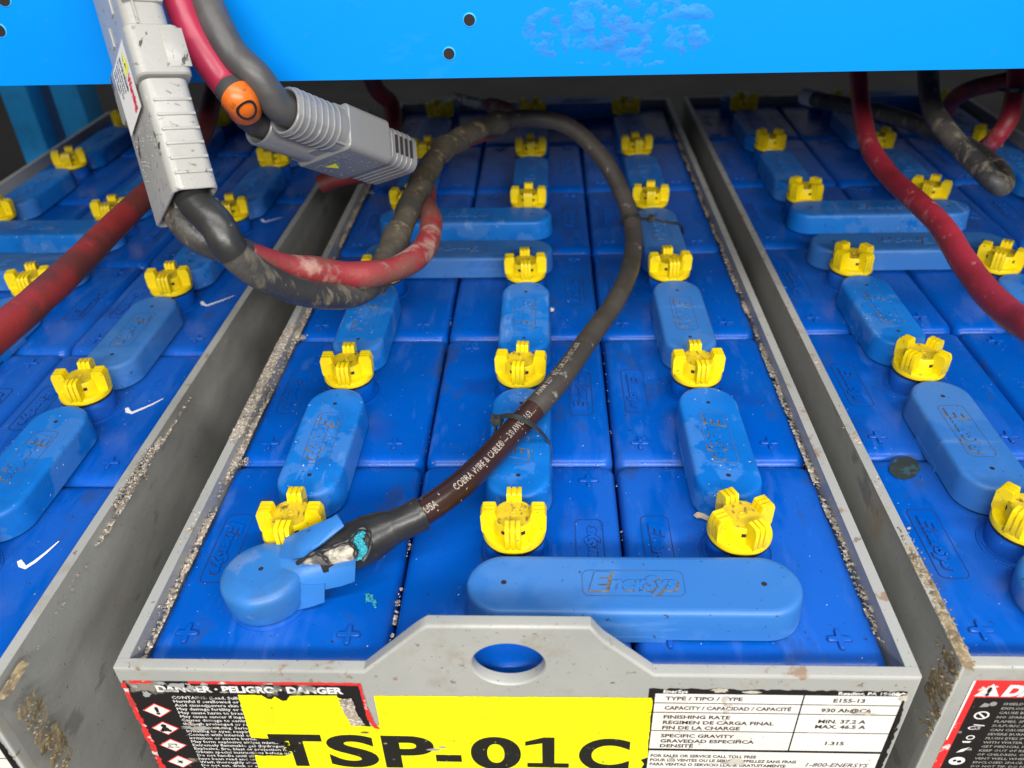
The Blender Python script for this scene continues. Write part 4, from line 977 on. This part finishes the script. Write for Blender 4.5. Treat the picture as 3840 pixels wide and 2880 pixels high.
flipfix(mb, T); mb.build('lower_housing', ['grey', 'hole', 'greyd'], pl, smooth=40)
mb = MB(); body(mb, WX / 2 + .6, WY / 2 - .5, WX / 2 + 2.6, WY / 2 + 3.2, 6, 74.4, 108, T)
mb.box(WX * .62, WX + 3.4, -4.3, -3.0, 79, 105, 0, T, bev=.5); flipfix(mb, T)
col_ = mb.build('collar', ['grey'], pl, smooth=40)
mb = MB(); body(mb, WX / 2, WY / 2, WX / 2 - .6, WY / 2 - .6, 8, 108.4, 235, T)
for k in range(5): mb.box(2, WX - 2, -1.0, 2.2, 125 + k * 20, 126.6 + k * 20, 0, T, bev=.5)
for yy, zz in ((20, 128), (38, 116), (24, 160)): mb.box(-.3, .8, yy, yy + 5, zz, zz + 13, 1, T)
mb.box(7, 8.4, -.4, .4, 110, 230, 0, T); flipfix(mb, T)
mb.build('upper_housing', ['grey', 'greyd'], pl, smooth=40)
# sticker on the broad side of the collar and lower housing
mb = MB()
def SP(y_, z_, off): return (-2.0 - off, y_, z_)
mb.add([SP(8, 59, .35), SP(50, 59, .35), SP(50, 104, .35), SP(8, 104, .35)], [(0, 1, 2, 3)], 0, T)
mb.add([SP(10, 86, .5), SP(24, 86, .5), SP(17, 102, .5)], [(0, 1, 2)], 1, T)
mb.add([SP(17, 88, .6), SP(18.5, 93, .6), SP(15.5, 92, .6), SP(17, 99, .6), SP(17.9, 94.5, .6), SP(19.3, 94.5, .6)], [(0, 1, 2), (3, 4, 5)], 3, T)
def ST(y_, z_): # text frame: x runs along -a, y (letter up) runs along -v
    return T @ Matrix.Translation((-2.6, y_, z_)) @ Matrix(((0, 0, -1, 0), (0, -1, 0, 0), (-1, 0, 0, 0), (0, 0, 0, 1)))
flat_text(mb, 'Warning', 10.2, ST(20.5, 84), 2, bold=.05, sx=.62)
flat_text(mb, 'SHOCK HAZARD', 5.4, ST(27.5, 101), 3, bold=.03, sx=.55, res=1)
for k, s in enumerate(('Do not disconnect', 'under load. Keep', 'contacts clean and', 'fully engaged.')): flat_text(mb, s, 4.6, ST(33 + k * 4.6, 102), 3, bold=.02, sx=.62, res=1)
flipfix(mb, T); mb.build('warning_sticker', ['lab_white', 'lab_yellow', 'ink_red', 'ink'], pl, smooth=0)
pl2c = pl
# ---- smaller plug under the beam
pb, T = plug('smaller mid grey power plug with two cable mouths under the beam', B_or, TBp)
# here x runs along the broad side (63), y along thickness (39)
BX, BY_ = 58, 34
mb = MB()
for cx in (14.5, 43.5):
    C = T @ Matrix.Translation((cx, BY_ / 2, 0)); f = rrect(15.4, BY_ / 2, 14, 8)
    mb.loft(f, [(2.6, 30), (2.2, 1), (1.4, 0), (.6, 0), (0, .8), (0, 52)], 0, C, False, False)
    mb.loft(f, [(2.4, 29.6), (3, 29.7)], 1, C)
mb.box(4, 54, 1.5, BY_ - 1.5, 40, 55, 0, T)
for k in range(7):
    C = T @ Matrix.Translation((14.5, BY_ / 2, 4 + k * 6.0)); mb.loft(rrect(15.4, BY_ / 2, 14, 8), [(.1, 0), (-.7, .5), (-.7, 1.6), (.1, 2.2)], 0, C, False, False)
flipfix(mb, T); mb.build('cable_mouths', ['grey2', 'hole'], pb, smooth=40)
mb = MB(); body(mb, BX / 2, BY_ / 2, BX / 2 + 1.2, BY_ / 2 + 1.5, 6, 50, 96, T)
for k in range(9):
    mb.box(6 + k * 5, 8 + k * 5, BY_ + 1.2, BY_ + 1.75, 60, 61, 0, T)
for _ in range(34):
    a_, b_ = R(6, 52), R(54, 88); mb.box(a_, a_ + R(1, 3), BY_ + 1.3, BY_ + 1.8, b_, b_ + .8, 0, T)
flipfix(mb, T); mb.build('housing', ['grey2'], pb, smooth=40)
mb = MB(); body(mb, BX / 2, BY_ / 2, BX / 2 - 1, BY_ / 2 - 1, 9, 96.3, 132, T)
for k in range(4): mb.box(-.2, .9, 9, 24, 104 + k * 6, 106.5 + k * 6, 1, T)
for k in range(5):
    C = T @ Matrix.Translation((BX / 2, BY_ / 2, 100 + k * 5.8)); mb.loft(rrect(BX / 2 - 1, BY_ / 2 - 1, 9, 6), [(0, 0), (-.4, .4), (-.4, 1.3), (0, 1.8)], 0, C, False, False)
flipfix(mb, T); mb.build('mating_end', ['grey2', 'hole'], pb, smooth=40)
mb = MB(); mb.add([(30, BY_ + 1.9, 64), (42, BY_ + 1.9, 64), (36, BY_ + 1.9, 74)], [(0, 1, 2)], 0, T); flipfix(mb, T); mb.build('warning_triangle', ['lab_yellow'], pb, smooth=0)
